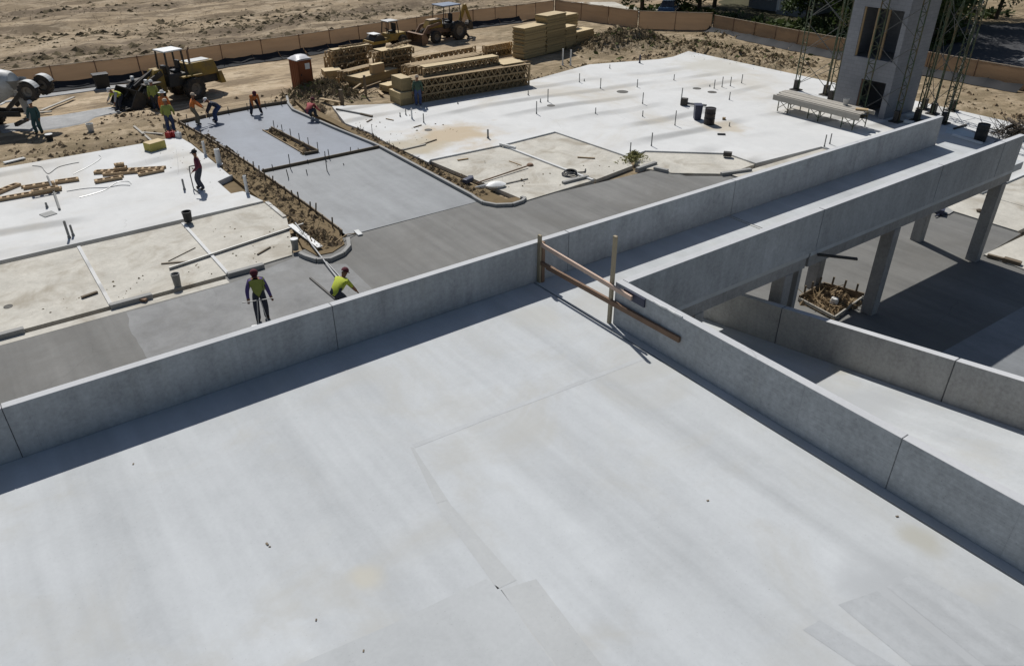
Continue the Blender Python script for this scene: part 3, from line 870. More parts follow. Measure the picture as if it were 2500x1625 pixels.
b = MB(); b.bar((14.03, 42.8, .05), (14.45, 37.25, .05), .06, .22); b.build('form_board', M['formwood'], isl)
b = MB(); b.bar((13.70, 37.25, .05), (14.40, 37.2, .05), .06, .2); b.build('form_board', M['formwood'], isl)
b = MB(); b.bar((13.52, 42.8, .02), (13.74, 37.3, .02), .05, .1); b.build('form_board', M['lumber_d'], isl)
for t in np.linspace(.03, .97, 6):
    q = Vector((14.12, 42.8, 0)).lerp(Vector((14.52, 37.25, 0)), t)
    b = MB(); b.tube(q, q + Vector((.01, 0, .5)), .022, None, 6); b.build('stake', M['stake'], isl)


# ---- loose scattered matter (stuff)
def scatter(name, mat, spots, n, size, kind='clod', z0=0.0, seed=1, flat=.7):
    rr = random.Random(seed)
    b = MB()
    wsum = [s[4] if len(s) > 4 else 1 for s in spots]
    for _ in range(n):
        s = rr.choices(spots, wsum)[0]
        x = rr.gauss(s[0], s[2]) if len(s) < 6 else rr.uniform(s[0], s[2])
        y = rr.gauss(s[1], s[3]) if len(s) < 6 else rr.uniform(s[1], s[3])
        if mnoise.noise(Vector((x * .9, y * .9, seed))) < rr.uniform(-.55, .2): continue
        zb = z0 if not callable(z0) else z0(x, y)
        sz = size * (rr.random() ** 3 * 2.0 + .3)
        if kind == 'clod':
            vs = []
            a0 = rr.uniform(0, 6.28)
            for k in range(4):
                a = a0 + k * math.pi / 2 + rr.uniform(-.5, .5)
                vs.append((x + math.cos(a) * sz * rr.uniform(.7, 1.3), y + math.sin(a) * sz * rr.uniform(.7, 1.3), zb - sz * .2))
            vs.append((x + rr.uniform(-.3, .3) * sz, y + rr.uniform(-.3, .3) * sz, zb + sz * flat * rr.uniform(.6, 1.3)))
            b.add(vs, [(0, 1, 4), (1, 2, 4), (2, 3, 4), (3, 0, 4)])
        elif kind == 'stick':
            a = rr.uniform(0, 6.28); e = rr.uniform(-.1, .9); L = size * rr.uniform(.5, 1.6)
            d = Vector((math.cos(a) * math.cos(e), math.sin(a) * math.cos(e), math.sin(e)))
            p = Vector((x, y, zb + rr.uniform(0, .12)))
            w = Vector((-math.sin(a), math.cos(a), 0)) * rr.uniform(.012, .03)
            b.add([p - w, p + w, p + d * L + w * .4, p + d * L - w * .4, p + Vector((0, 0, .02)), p + d * L + Vector((0, 0, .02))], [(0, 1, 2, 3), (0, 4, 5, 3), (1, 2, 5, 4)])
        else:
            a = rr.uniform(0, 6.28)
            p = Vector((x, y, zb + abs(rr.gauss(0, size * .8))))
            u = Vector((rr.uniform(-1, 1), rr.uniform(-1, 1), rr.uniform(-.6, .6))).normalized() * sz
            v = Vector((rr.uniform(-1, 1), rr.uniform(-1, 1), rr.uniform(-.3, 1))).normalized() * sz * .6
            b.add([p - u, p + v, p + u, p - v], [(0, 1, 2, 3)])
    o = b.build(name, mat); o['kind'] = 'stuff'
    return o


DG = None


def gz(x, y):
    """height of the ground sheet"""
    global DG
    if DG is None:
        from mathutils.bvhtree import BVHTree
        me = GROUND.data
        DG = BVHTree.FromPolygons([v.co for v in me.vertices], [p.vertices for p in me.polygons])
    h = DG.ray_cast(Vector((x, y, 30)), Vector((0, 0, -1)))
    return h[0].z if h[0] is not None else 0.0


# soil beds with clods
b = MB(); b.prism([(9.55, 43.0), (10.2, 46.8), (10.5, 43.4), (10.9, 37), (11.0, 27.2), (10.6, 25.9), (9.9, 25.5), (9.3, 25.6), (9.15, 26.6), (9.75, 29.5), (9.62, 32.2)], -.14, .035)
o = b.build('soil_bed', M['bed']); o['kind'] = 'structure'
b = MB(); b.prism([(17.45, 27), (17.45, 36), (17.3, 42), (17.1, 45), (17.6, 48.5), (18.6, 46.0), (17.72, 44.8), (17.76, 41), (18.06, 38.5), (18.0, 33), (18.3, 28.5), (18.5, 26.1), (19.1, 26.0), (18.9, 25.5), (17.8, 25.8)], -.14, .03)
o = b.build('soil_bed', M['bed']); o['kind'] = 'structure'
b = MB(); b.prism([(13.54, 42.8), (14.0, 42.8), (14.42, 37.25), (13.72, 37.25)], -.14, -.05)
o = b.build('slot_soil', M['bed']); o['kind'] = 'structure'
bedspots = [(9.7, 27, 10.85, 44, 5, 1), (9.4, 25.9, 10.5, 28, 1, 1), (17.6, 27, 18.1, 40, 1.6, 1), (17.5, 44.5, 18.5, 48, .6, 1), (13.65, 37.3, 14.3, 42.6, .5, 1)]
scatter('soil_clods', M['clod'], bedspots, 1500, .10, 'clod', .03, 5)
scatter('soil_clods', M['bed'], bedspots, 1500, .07, 'clod', .03, 6)
scatter('dry_straw', M['brush'], bedspots, 700, .16, 'stick', .05, 7)
ms = [(m[0], m[1], m[3] * .75, m[3] * .55, m[2] * 3) for m in MOUNDS]
scatter('dirt_clods', M['clod'], ms + [(-3, 45.5, 1.5, .6, 2), (4, 46, 4, .6, 1.2), (0, 47.0, 4, 1, 1.0), (14, 49, 5, 2, .5)], 3000, .10, 'clod', gz, 8)
scatter('brush_debris', M['brush'], ms[:7] + ms[7:10], 3000, .30, 'stick', gz, 9)
scatter('heap_soil', M['bed'], ms[:10], 2600, .16, 'clod', gz, 19)
scatter('weeds', M['grass'], ms[:10] + [(46.5, 46, 4, .8, 1), (53, 42, 1.3, 6, 1)], 1600, .12, 'leaf', gz, 10)
scatter('edge_clods', M['clod'], [(49.9, 17, 50.8, 44, 2, 1), (40, 43.6, 49, 44.8, 1.4, 1), (-6, 44.0, 8, 44.8, 1.2, 1), (9, 44.6, 18, 47, .6, 1), (26, 43.6, 40, 45.2, 1, 1)], 1800, .10, 'clod', gz, 12)
scatter('field_mulch', M['brush'], [(10, 82, 14, 2.2, 2), (32, 77, 10, 1.3, 1.5), (0, 97, 20, 2.6, 1.6), (22, 69, 11, .9, 1.2), (45, 71, 5, .9, .8), (8, 72, 6, .7, 1)], 6500, .26, 'clod', gz, 17, .35)
scatter('field_debris', M['brush'], [(-4, 63, 50, 110, 1, 1)], 1500, .3, 'stick', gz, 13)
scatter('slab_crumbs', M['clod'], [(17.9, 35, 22.5, 41, 2, 1), (7, 34.5, 9.4, 42, .8, 1), (18.4, 26, 21.5, 31, .5, 1)], 200, .04, 'clod', ZS, 15)
scatter('walk_crumbs', M['bed'], [(-3, 26, 9, 28.0, 2, 1), (6, 27, 9.4, 31, 1, 1), (18.5, 25.9, 26.5, 27.6, 1, 1)], 220, .03, 'clod', ZW, 16)

# ================================================================== PERIMETER SCREEN FENCE
def fence(label, pts, h, seed, post_every=3.1):
    rr = random.Random(seed)
    r = root('screen_fence', label, 'fence', (pts[0][0], pts[0][1], 0), 0, 'tan screen fence round the site')
    for (a, c) in zip(pts[:-1], pts[1:]):
        a = Vector((*a, 0)); c = Vector((*c, 0)); L = (c - a).length; n = max(1, round(L / post_every))
        d = (c - a).normalized(); nn = Vector((-d.y, d.x, 0))
        for i in range(n):
            p, q = a.lerp(c, i / n), a.lerp(c, (i + 1) / n)
            b = MB(); b.tube(p + Vector((0, 0, -.2)), p + Vector((rr.uniform(-.04, .04), rr.uniform(-.04, .04), h + .07)), .03, None, 6); b.build('post', M['rust'], r)
            b = MB(); vs = []; fs = []
            nx, nz_ = 9, 4
            ph = rr.uniform(0, 6)
            for k in range(nz_ + 1):
                for j in range(nx + 1):
                    u, v = j / nx, k / nz_
                    off = math.sin(u * math.pi) * (.05 * math.sin(v * 5 + ph) + .05) + .02 * math.sin(u * 17 + v * 6 + ph)
                    sag = -.05 * math.sin(u * math.pi) * v * rr.uniform(.6, 1.2)
                    vs.append(p.lerp(q, u) + nn * (off + .03) + Vector((0, 0, v * h + sag + (-.05 if k == 0 else 0))))
            for k in range(nz_):
                for j in range(nx):
                    w = k * (nx + 1) + j
                    fs.append((w, w + 1, w + nx + 2, w + nx + 1))
            b.add(vs, fs); b.build('fence_panel', M['screen'], r, smooth=True)
            b = MB(); b.bar(p + nn * .05 + Vector((0, 0, h)), q + nn * .05 + Vector((0, 0, h)), .05, .05); b.build('top_rail', M['hem'], r)
        b = MB(); b.tube(c + Vector((0, 0, -.2)), c + Vector((0, 0, h + .07)), .03, None, 6); b.build('post', M['rust'], r)
    return r


f2 = lambda *a: [tuple(dd(*p)[:2]) for p in a]
fence('tan screen fence between the dirt field and the parked machines', [(-14, 60.6), (3, 61.0)] + f2((330, 180), (520, 150), (700, 125), (900, 91), (1100, 61), (1200, 49)) + [(51.6, 64.3)], 1.42, 1)
fence('brownish stretch of screen fence turning the corner behind the lumber stacks', [(51.7, 64.2)] + f2((1480, 66)), 1.5, 2)
fence('bright tan piece of screen fence facing the site left of the long right run', f2((1484, 67), (1652, 72)), 1.5, 3)
fence('long screen fence on the right behind the scaffold and tower', f2((1656, 73), (1750, 92), (1850, 113), (1960, 134), (2150, 168), (2380, 211)) + [(58.2, 10), (58.5, -8)], 1.36, 4)

M['silt'] = plain('black_silt_fabric', (0.016, 0.017, 0.02), 0.8)


def silt(label, pts, h, off, seed):
    rr = random.Random(seed); r = root('silt_fence', label, 'silt fence', (pts[0][0], pts[0][1], 0), 0, 'black silt fence round the site')
    for (a, c) in zip(pts[:-1], pts[1:]):
        a = Vector((*a, 0)); c = Vector((*c, 0)); L = (c - a).length; n = max(1, round(L / 2.4)); d = (c - a).normalized(); nn = Vector((d.y, -d.x, 0)) * off
        for i in range(n):
            p, q = a.lerp(c, i / n) + nn, a.lerp(c, (i + 1) / n) + nn
            vs = []; fs = []
            for k in range(4):
                for j in range(7):
                    u, v = j / 6, k / 3
                    vs.append(p.lerp(q, u) + nn.normalized() * (.75 * (1 - v) ** 1.5 + .06 * math.sin(u * 9 + i)) + Vector((0, 0, v * h * (1 - .18 * math.sin(u * math.pi) * rr.uniform(.6, 1.3)) + .03)))
            for k in range(3):
                for j in range(6):
                    w = k * 7 + j; fs.append((w, w + 1, w + 8, w + 7))
            b = MB(); b.add(vs, fs); b.build('fabric', M['silt'], r, smooth=True)
            b = MB(); b.bar(p + Vector((0, 0, -.1)), p + Vector((rr.uniform(-.05, .05), 0, h + .08)), .04, .04); b.build('stake', M['formwood'], r)


silt('black silt fence along the foot of the screen by the machines', [(3.2, 61.0)] + f2((330, 180), (520, 150), (700, 125), (900, 91), (1100, 61), (1200, 49)), .5, .5, 1)
silt('black silt fence along the foot of the long right screen', f2((1656, 73), (1750, 92), (1850, 113), (1960, 134), (2150, 168), (2380, 211)), .45, .45, 2)

# ================================================================== ELEVATOR TOWER AND SCAFFOLD
tw = root('elevator_tower', 'grey concrete block elevator shaft with dark door openings on two levels', 'tower', (44.7, 24.8, 0))
X0, X1, Y0, Y1, TH, t_ = 43.2, 46.3, 23.12, 26.5, 8.6, .26
OPN = [(23.46, 25.00, ZS, 2.10), (23.40, 25.78, 3.25, 5.92)]
zc = [ZS - .2, OPN[0][2] + .001, OPN[0][3], OPN[1][2], OPN[1][3], TH]
b = MB()
b.bb((X0, Y0, -.1), (X0 + t_, OPN[1][0], TH)); b.bb((X0, OPN[1][1], -.1), (X0 + t_, Y1, TH))
b.bb((X0, OPN[0][1], -.1), (X0 + t_, OPN[1][1], OPN[0][3])); b.bb((X0, OPN[1][0], -.1), (X0 + t_, OPN[0][0], OPN[0][3]))
b.bb((X0, OPN[1][0], OPN[0][3]), (X0 + t_, OPN[1][1], OPN[1][2])); b.bb((X0, OPN[1][0], OPN[1][3]), (X0 + t_, OPN[1][1], TH))
b.build('front_wall', M['block'], tw)
b = MB(); b.bb((X0 + t_ + .001, Y0, -.1), (X1, Y0 + t_, TH)); b.build('side_wall', M['block'], tw)
b = MB(); b.bb((X0 + t_ + .001, Y1 - t_, -.1), (X1, Y1, TH)); b.build('side_wall', M['block'], tw)
b = MB(); b.bb((X1 - t_, Y0 + t_ + .001, -.1), (X1 - .001, Y1 - t_ - .001, TH)); b.build('back_wall', M['block'], tw)
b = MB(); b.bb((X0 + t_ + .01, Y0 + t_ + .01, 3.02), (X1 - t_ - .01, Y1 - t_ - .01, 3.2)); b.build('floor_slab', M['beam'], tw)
b = MB(); b.bb((X0 - .05, Y0 - .05, TH + .002), (X1 + .05, Y1 + .05, TH + .2)); b.build('added_shade_slab', M['beam'], tw)  # unseen slab added over the shaft to keep the openings dark
for (y0, z0, z1) in ((24.93, 3.25, 5.9), (24.28, 3.25, 5.9), (25.75, 3.25, 5.9)):
    b = MB(); b.bb((X0 + .06, y0 - .05, z0), (X0 + .16, y0 + .05, z1)); b.build('brace_post', M['lumber_d'], tw)
b = MB(); b.bb((X0 + .06, 24.93, ZS), (X0 + .16, 25.02, 2.07)); b.build('brace_post', M['rust'], tw)


M['brace'] = plain('dull_brace', (0.13, 0.13, 0.12), 0.8)


def mast(b, x, y, h, ang, w=.42, z0=ZS):
    u = Vector((math.cos(ang), math.sin(ang), 0)) * w / 2
    c = Vector((x, y, z0))
    b.tube(c - u, c - u + Vector((0, 0, h)), .036, None, 6); b.tube(c + u, c + u + Vector((0, 0, h)), .036, None, 6)
    n = int(h / .32)
    for i in range(n):
        z = i * .32 + .1
        s = -1 if i % 2 else 1
        b.tube(c - u * s + Vector((0, 0, z)), c + u * s + Vector((0, 0, z + .32)), .02, None, 4, 0, False)
        if i % 3 == 0:
            b.tube(c - u + Vector((0, 0, z)), c + u + Vector((0, 0, z)), .022, None, 4, 0, False)


def scaffold(label, masts, braces, h):
    r = root('mast_scaffold', label, 'scaffold', (masts[0][0], masts[0][1], ZS))
    for (x, y, a) in masts:
        b = MB(); mast(b, x, y, h, a); b.build('ladder_mast', M['green'], r)
        b = MB(); b.bb((x - .3, y - .3, ZS), (x + .3, y + .3, ZS + .06)); b.build('base_plate', M['iron'], r)
        b = MB(); b.bb((x - .14, y - .14, ZS + .06), (x + .14, y + .14, ZS + .62)); b.build('winch', M['iron'], r)
    for (i, j) in braces:
        p = Vector(masts[i][:2]); q = Vector(masts[j][:2])
        for z in np.arange(.5, h - 1.6, 2.05):
            for s in (0, 1):
                a, c = (p, q) if s else (q, p)
                b = MB(); b.tube((a.x, a.y, z), (c.x, c.y, z + 1.7), .018, None, 5); b.build('cross_brace', M['brace'], r)
    return r


scaffold('green mast scaffold standing left of the block tower', [(45.1, 30.5, 1.2), (45.5, 28.55, .4), (44.4, 27.45, 1.4)], [(0, 2), (0, 1)], 8.8)
scaffold('green mast scaffold up the front face of the block tower', [(42.75, 24.35, 1.57), (43.4, 22.45, 1.2)], [(0, 1)], 8.8)
scaffold('green mast scaffold standing right of the block tower', [(45.3, 20.7, 1.3), (47.3, 23.0, .4), (48.3, 21.8, 1.3), (46.7, 22.1, .3), (44.6, 21.9, .9)], [(0, 2), (3, 1), (4, 0)], 8.8)
# work platform of planks on low frames
pf = root('plank_platform', 'long low platform of grey planks on green trestles before the tower', 'platform', (40.5, 25.5, ZS))
pl = [Vector((39.75, 28.15, 0)), Vector((41.2, 28.45, 0)), Vector((41.1, 22.75, 0)), Vector((39.75, 22.65, 0))]
for i in range(6):
    u0, u1 = (i + .04) / 6, (i + .96) / 6
    dz = rnd.uniform(-.012, .012)
    a0, a1, c0, c1 = pl[0].lerp(pl[1], u0), pl[0].lerp(pl[1], u1), pl[3].lerp(pl[2], u0), pl[3].lerp(pl[2], u1)
    e = Vector((0, rnd.uniform(-.12, .12), 0))
    b = MB(); b.prism([tuple((a0 + e)[:2]), tuple((a1 + e)[:2]), tuple((c1 + e)[:2]), tuple((c0 + e)[:2])], 1.06 + dz, 1.11 + dz); b.build('plank', M['plank'], pf)
b = MB(); b.bar((39.72, 28.3, .90), (39.72, 22.6, .90), .08, .30); b.build('side_rail', M['plank'], pf)
b = MB(); b.bar((41.24, 28.5, .95), (41.16, 22.6, .95), .06, .2); b.build('side_rail', M['plank'], pf)
for y in (27.6, 25.5, 23.3):
    b = MB()
    for x in (39.85, 41.1):
        b.tube((x, y - .35, ZS), (x, y - .35, .95), .03, None, 6); b.tube((x, y + .35, ZS), (x, y + .35, .95), .03, None, 6)
        b.tube((x, y - .35, .3), (x, y + .35, .8), .018, None, 5); b.tube((x, y + .35, .3), (x, y - .35, .8), .018, None, 5)
    b.tube((39.85, y, .85), (41.1, y, .85), .03, None, 6); b.tube((39.85, y - .35, .3), (41.1, y - .35, .8), .018, None, 5); b.tube((39.85, y + .35, .8), (41.1, y + .35, .3), .018, None, 5)
    b.build('trestle', M['green'], pf)
b = MB(); b.lathe([(0, 0), (.13, 0), (.16, .34), (.15, .34), (.12, .03), (0, .03)], (40.75, 24.2, 1.125), 14)
tag(b.build('bucket', M['alu']), 'grey bucket standing on the plank platform by the tower', 'bucket')
b = MB(); b.bar((40.35, 23.3, 1.16), (40.7, 22.75, 1.16), .3, .08)
tag(b.build('board', M['lumber']), 'short pale board lying on the end of the plank platform', 'board')

# ================================================================== TIMBER
def truss_mesh(L, H):
    b = MB()
    w = .09
    b.bb((0, -w / 2, 0), (L, w / 2, .04)); b.bb((0, -w / 2, H - .04), (L, w / 2, H))
    b.bb((0, -w / 2, .041), (.09, w / 2, H - .041)); b.bb((L - .09, -w / 2, .041), (L, w / 2, H - .041))
    n = max(2, round((L - .2) / .46))
    for i in range(n):
        x0 = .1 + (L - .2) * i / n; x1 = .1 + (L - .2) * (i + .5) / n; x2 = .1 + (L - .2) * (i + 1) / n
        b.bar((x0, 0, .05), (x1, 0, H - .05), w * .9, .03); b.bar((x1, 0, H - .05), (x2, 0, .05), w * .9, .03)
        if i == n // 2 or i % 3 == 0:
            b.bb((x2 - .02, -w * .4, .041), (x2 + .02, w * .4, H - .041))
    return b


def truss_pile(label, group, a, c, rows, tiers, H=.46, z0=ZS, top=True, skip=.0):
    a = Vector((a[0], a[1], 0)); c = Vector((c[0], c[1], 0))
    L = (c - a).length; ang = math.atan2((c - a).y, (c - a).x)
    d = (c - a).normalized(); nn = Vector((-d.y, d.x, 0))
    proto = truss_mesh(L, H).build('floor_truss', M['lumber'])
    first = True
    for t in range(tiers):
        for i in range(rows - (rnd.randint(0, 2) if t == tiers - 1 else 0)):
            loc = a + nn * (i * .115 + .05 + rnd.uniform(-.012, .012)) + d * rnd.uniform(-.14, .14) * (1 + t * .8) + Vector((0, 0, z0 + t * (H + .012)))
            o = proto if first else proto.copy()
            if not first: COL.objects.link(o)
            first = False
            o.location = loc; o.rotation_euler = (0, 0, ang + rnd.uniform(-.006, .006))
            tn = ['bottom', 'second', 'third', 'fourth'][t] + ' tier' if tiers > 1 else 'single tier'
            if i == 0: tag(o, ('front, ' if tiers > 1 else 'front ') + tn + ': ' + label if False else 'frontmost truss, ' + tn + ', ' + label.split(' in the ')[-1].split(' on top ')[-1].split(' of the ')[-1], 'truss', group)
            else: tag(o, label + ', ' + tn, 'truss', group + ', ' + tn)
    return proto


truss_pile('open web floor truss in the big stack beside the white slab', 'trusses of the big stack', dd(968, 246)[:2], dd(1228, 203)[:2], 15, 3, .46)
truss_pile('open web floor truss in the row on top of the big stack', 'trusses on top of the big stack', (24.2, 42.9), (30.0, 42.95), 7, 1, .46, ZS + 3 * .472)
truss_pile('floor truss in the low pile behind the big stack', 'trusses behind the big stack', (25.2, 46.3), (31.2, 46.8), 9, 3, .46, .02)
truss_pile('floor truss in the far left dark pile by the portable toilet', 'trusses of the far left pile', (22.3, 52.2), (25.3, 52.6), 9, 4, .44, .0)
truss_pile('floor truss in the middle pile with a bright sheet on top', 'trusses of the middle pile', (25.0, 50.2), (27.6, 50.5), 9, 4, .42, .0)
truss_pile('short floor truss in the skewed pile in front of the far left one', 'trusses of the skewed pile', (21.9, 49.6), (24.6, 50.5), 8, 2, .44, .02)
truss_pile('short truss of the small pile behind the big stack toward the machines', 'trusses of the small far pile', (34.6, 51.3), (37.2, 51.6), 6, 2, .44, .02)
truss_pile('floor truss lying in the long far row behind the timber', 'trusses of the long far row', (27.2, 49.0), (32.6, 49.7), 6, 3, .44, .02)


LOOSE = truss_mesh(2.7, .42).build('floor_truss', M['lumber'])
for i, (x, y, z, a_, t_l) in enumerate([(22.6, 50.9, .25, .5, 82), (24.2, 48.2, .2, -.2, 86), (26.6, 48.6, .22, 1.0, 80), (28.6, 48.2, .2, .25, 84), (23.0, 51.6, .95, .9, 76), (28.3, 51.9, .3, -.3, 70), (21.3, 48.9, .2, 1.3, 84), (25.6, 50.6, 1.95, .5, 85), (30.6, 51.2, .25, .6, 78), (33.6, 48.4, .2, -.1, 84), (22.9, 52.6, 1.98, .35, 84), (27.8, 46.9, .25, .1, 75)]):
    o = LOOSE if i == 0 else LOOSE.copy()
    if i: COL.objects.link(o)
    o.location = (x, y, z); o.rotation_euler = (R(t_l), rnd.uniform(-.06, .06), a_)
    tag(o, 'short floor truss lying askew on its side among the timber piles', 'truss', 'loose trusses of the timber yard')


def sheetpack(label, a, c, depth, z0, h, mat=('ply', 'ply_lit_top'), n=3, group=None):
    a = Vector((a[0], a[1], 0)); c = Vector((c[0], c[1], 0))
    r = root('sheet_pack', label, 'board pack', (a.x, a.y, z0), math.atan2((c - a).y, (c - a).x), group)
    L = (c - a).length
    for i in range(n):
        e = rnd.uniform(-.09, .09)
        b = MB(); b.bb((e, rnd.uniform(-.02, .02), i * h / n + .004), (L + e, depth, (i + 1) * h / n)); b.m[-5] = 1  # top face takes the sunlit copy of the board colour
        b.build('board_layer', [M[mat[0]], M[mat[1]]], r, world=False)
    return r


sheetpack('pale sheet pack lying on the middle truss pile', (25.0, 50.2), (27.6, 50.5), 1.1, 1.74, .07, n=1)
sheetpack('pale sheet pack lying on the far left truss pile', (22.25, 52.2), (25.3, 52.6), .6, 1.82, .06, n=1)
sheetpack('pale sheet strip along the top truss row of the big stack', (24.25, 42.95), (29.9, 43.0), .75, ZS + 4 * .472, .05, n=1)  # pale sheet added so the top truss row looks sunlit
sheetpack('large tan sheet pack lying low in the timber yard', dd(838, 206)[:2], dd(925, 182)[:2], 1.7, .05, .62, n=3)
sheetpack('small upright pack standing on the large tan sheet pack', (23.6, 48.9), (24.6, 49.1), .35, .68, .6, ('lumber_d', 'ply_lit_top'), 1)
sheetpack('boxed end pack upper of two at the left end of the big stack', (22.3, 42.5), (23.0, 42.5), 1.3, .95, .75, n=1)
sheetpack('boxed end pack lower of two at the left end of the big stack', (22.15, 42.35), (23.0, 42.35), 1.4, ZS, .78, n=2)
sheetpack('yellow end pack on the right end of the big stack', (29.9, 42.3), (31.6, 42.3), 1.4, 1.55, .08, n=1)
sheetpack('loose tan pack left of the big stack near the slab edge', dd(905, 216)[:2], dd(945, 206)[:2], .9, .05, .4, n=2)
sheetpack('tan pack at the front left of the timber yard above the brush', dd(760, 196)[:2], dd(800, 192)[:2], 1.1, .05, .8, n=2)
base_a, base_c = Vector((36.6, 49.1, 0)), Vector((45.6, 51.2, 0))
dv = (base_c - base_a).normalized()
for ci, (u0, u1, layers, dep0) in enumerate(((0, 2.65, 4, 0), (2.75, 5.2, 5, 0), (5.3, 6.7, 3, 0), (6.8, 9.2, 2, 0), (5.2, 8.6, 4, 1.35), (8.7, 10.2, 1, .4))):
    for k in range(layers):
        nn = Vector((-dv.y, dv.x, 0)) * dep0
        sh = rnd.uniform(-.05, .05)
        sheetpack(['bottom', 'second', 'third', 'fourth', 'fifth'][k] + ' pack of boards in the ' + ['leftmost column', 'tallest column', 'third column', 'low right column', 'column behind', 'single far right column'][ci] + ' of the stepped lumber stack', tuple((base_a + nn + dv * (u0 + sh))[:2]), tuple((base_a + nn + dv * (u1 + sh))[:2]), 1.2, .03 + k * .57, .55, n=5, group='packs of the stepped lumber stack')


def board(label, p, q, w, h, mat, cat='board', name='board', group=None):
    b = MB(); b.bar(p, q, w, h)
    return tag(b.build(name, M[mat]), label, cat, group)


for i in range(34):
    x, y = rnd.choice([(23.5, 50.9), (26.0, 49.0), (22.6, 47.3), (28.8, 50.6), (24.6, 51.8), (33.0, 46.5), (27.5, 47.6)])
    x += rnd.gauss(0, .8); y += rnd.gauss(0, .5)
    a_ = rnd.uniform(-.6, .9); L_ = rnd.uniform(.7, 2.6); u_ = Vector((math.cos(a_), math.sin(a_), 0)) * L_ / 2
    hz = rnd.choice([.08, .1, .15, .3]); t_l = rnd.uniform(-.25, .35)
    b = MB(); b.bar(Vector((x, y, hz)) - u_, Vector((x, y, hz + t_l if t_l > 0 else hz)) + u_, rnd.choice([.09, .14, .24]), .045)
    tag(b.build('loose_board', M['lumber' if i % 3 else 'lumber_d']), 'loose board lying among the truss piles of the timber yard', 'board', 'loose boards of the timber yard')


z7 = zs(700, 220, 7.933)
board('pale bent plank lying on brush at the slab corner', z7(640, 165, .25), z7(1030, 235, .25), .22, .06, 'lumber')
board('long dark pipe lying across the corner of the right slab', z7(960, 365, ZS + .05), z7(1660, 500, ZS + .05), .09, .09, 'pipe', 'pipe', 'long_pipe')
board('dark timber post standing at the slab corner beside the pale plank', z7(1075, 290, .0), z7(1075, 290, .0) + Vector((0, 0, .95)), .2, .2, 'formwood', 'post', 'timber_post')
board('thin dark post standing before the large tan sheet pack', dd(851, 225, .0), dd(851, 225, 0) + Vector((0, 0, 1.35)), .12, .12, 'formwood', 'post', 'timber_post')
board('short brown board lying flat between the two truss piles', z7(1780, 20, .1), z7(1860, 95, .1), .2, .06, 'lumber')

# timber frames lying on the left slab
z6 = zs(0, 330, 3.683)


def timber_frame(a, c, label, w=.34, z0=ZS, h=.13):
    d = c - a; L = d.length; ang = math.atan2(d.y, d.x)
    b = MB()
    b.bb((0, 0, 0), (L, .045, h)); b.bb((rnd.uniform(-.1, .1), w - .045, 0), (L + rnd.uniform(-.12, .1), w, h))
    n = max(3, int(L / .27))
    for i in range(n):
        x = (L - .12) * i / (n - 1)
        b.bb((x, .0455, .012 + rnd.uniform(0, .02)), (x + .12 * rnd.uniform(.7, 1.1), w - .0455, h + rnd.uniform(-.012, .012)))
    tag(recenter(b.build('slatted_form', M['brick']), (a.x, a.y, z0), ang), label, 'timber form')


timber_frame(z6(845, 355, ZS), z6(1475, 318, ZS), 'slatted brown timber form, longest of the right heap, lying at its back')
timber_frame(z6(860, 440, ZS), z6(1105, 398, ZS), 'short slatted brown timber form lying alone in front of the right heap')
timber_frame(z6(1255, 375, ZS), z6(1480, 330, ZS), 'slatted brown timber form at the right front end of the right heap')
timber_frame(z6(925, 372, ZS), z6(1240, 345, ZS), 'slatted brown timber form in the middle of the right heap', .3)
timber_frame(z6(1035, 350, ZS), z6(1150, 335, ZS), 'short slatted brown timber form lying on top of the right heap', .3, ZS + .135)
timber_frame(z6(1050, 338, ZS), z6(1135, 326, ZS), 'smallest slatted brown timber form topping the right heap', .26, ZS + .27)
timber_frame(z6(0, 600, ZS), z6(560, 500, ZS), 'longest slatted brown timber form of the left group, nearest the walk')
timber_frame(z6(215, 495, ZS), z6(500, 450, ZS), 'slatted brown timber form behind the longest one in the left group')
timber_frame(z6(300, 560, ZS), z6(545, 512, ZS), 'slatted brown timber form stacked on the longest one of the left group', .3, ZS + .135)
timber_frame(z6(500, 445, ZS), z6(715, 415, ZS), 'slatted brown timber form at the right end of the left group')
timber_frame(z6(0, 535, ZS), z6(195, 455, ZS), 'slanted slatted brown timber form at the far left of the left group')

# ================================================================== PORTABLE TOILET
pt = root('portable_toilet', 'brown portable toilet with white domed roof near the timber', 'portable toilet', (*dd(706, 208)[:2], 0.0), R(8))
b = MB(); b.bb((-.56, -.56, .0), (.56, .56, .12)); b.build('base', M['iron'], pt, world=False)
b = MB(); b.bb((-.53, -.53, .12), (.53, .53, 1.98)); b.build('cabin', M['potty'], pt, world=False, bevel=.03)
b = MB(); b.bb((-.40, -.552, .2), (.40, -.531, 1.88)); b.build('door', M['potty'], pt, world=False)
for x in (-.5, -.45, .45, .5):
    b = MB(); b.bb((x - .015, -.556, .15), (x + .015, -.531, 1.95)); b.build('rib', M['potty'], pt, world=False)
for y in (-.35, -.12, .12, .35):
    b = MB(); b.bb((-.552, y - .04, .18), (-.531, y + .04, 1.9)); b.build('rib', M['potty'], pt, world=False)
b = MB(); b.bb((.02, -.566, 1.38), (.36, -.5535, 1.75)); b.build('sign', M['white'], pt, world=False)
b = MB(); b.bb((-.36, -.58, 1.0), (-.3, -.5535, 1.14)); b.build('handle', M['black'], pt, world=False)
b = MB()
vs = []; fs = []
for k in range(7):
    t = k / 6
    for i in range(7):
        s = i / 6
        x, y = -.59 + 1.18 * s, -.59 + 1.18 * t
        vs.append((x, y, 1.98 + .26 * (1 - (2 * s - 1) ** 4) * (1 - (2 * t - 1) ** 2 * .8) + .02))
for k in range(6):
    for i in range(6):
        w = k * 7 + i; fs.append((w, w + 1, w + 8, w + 7))
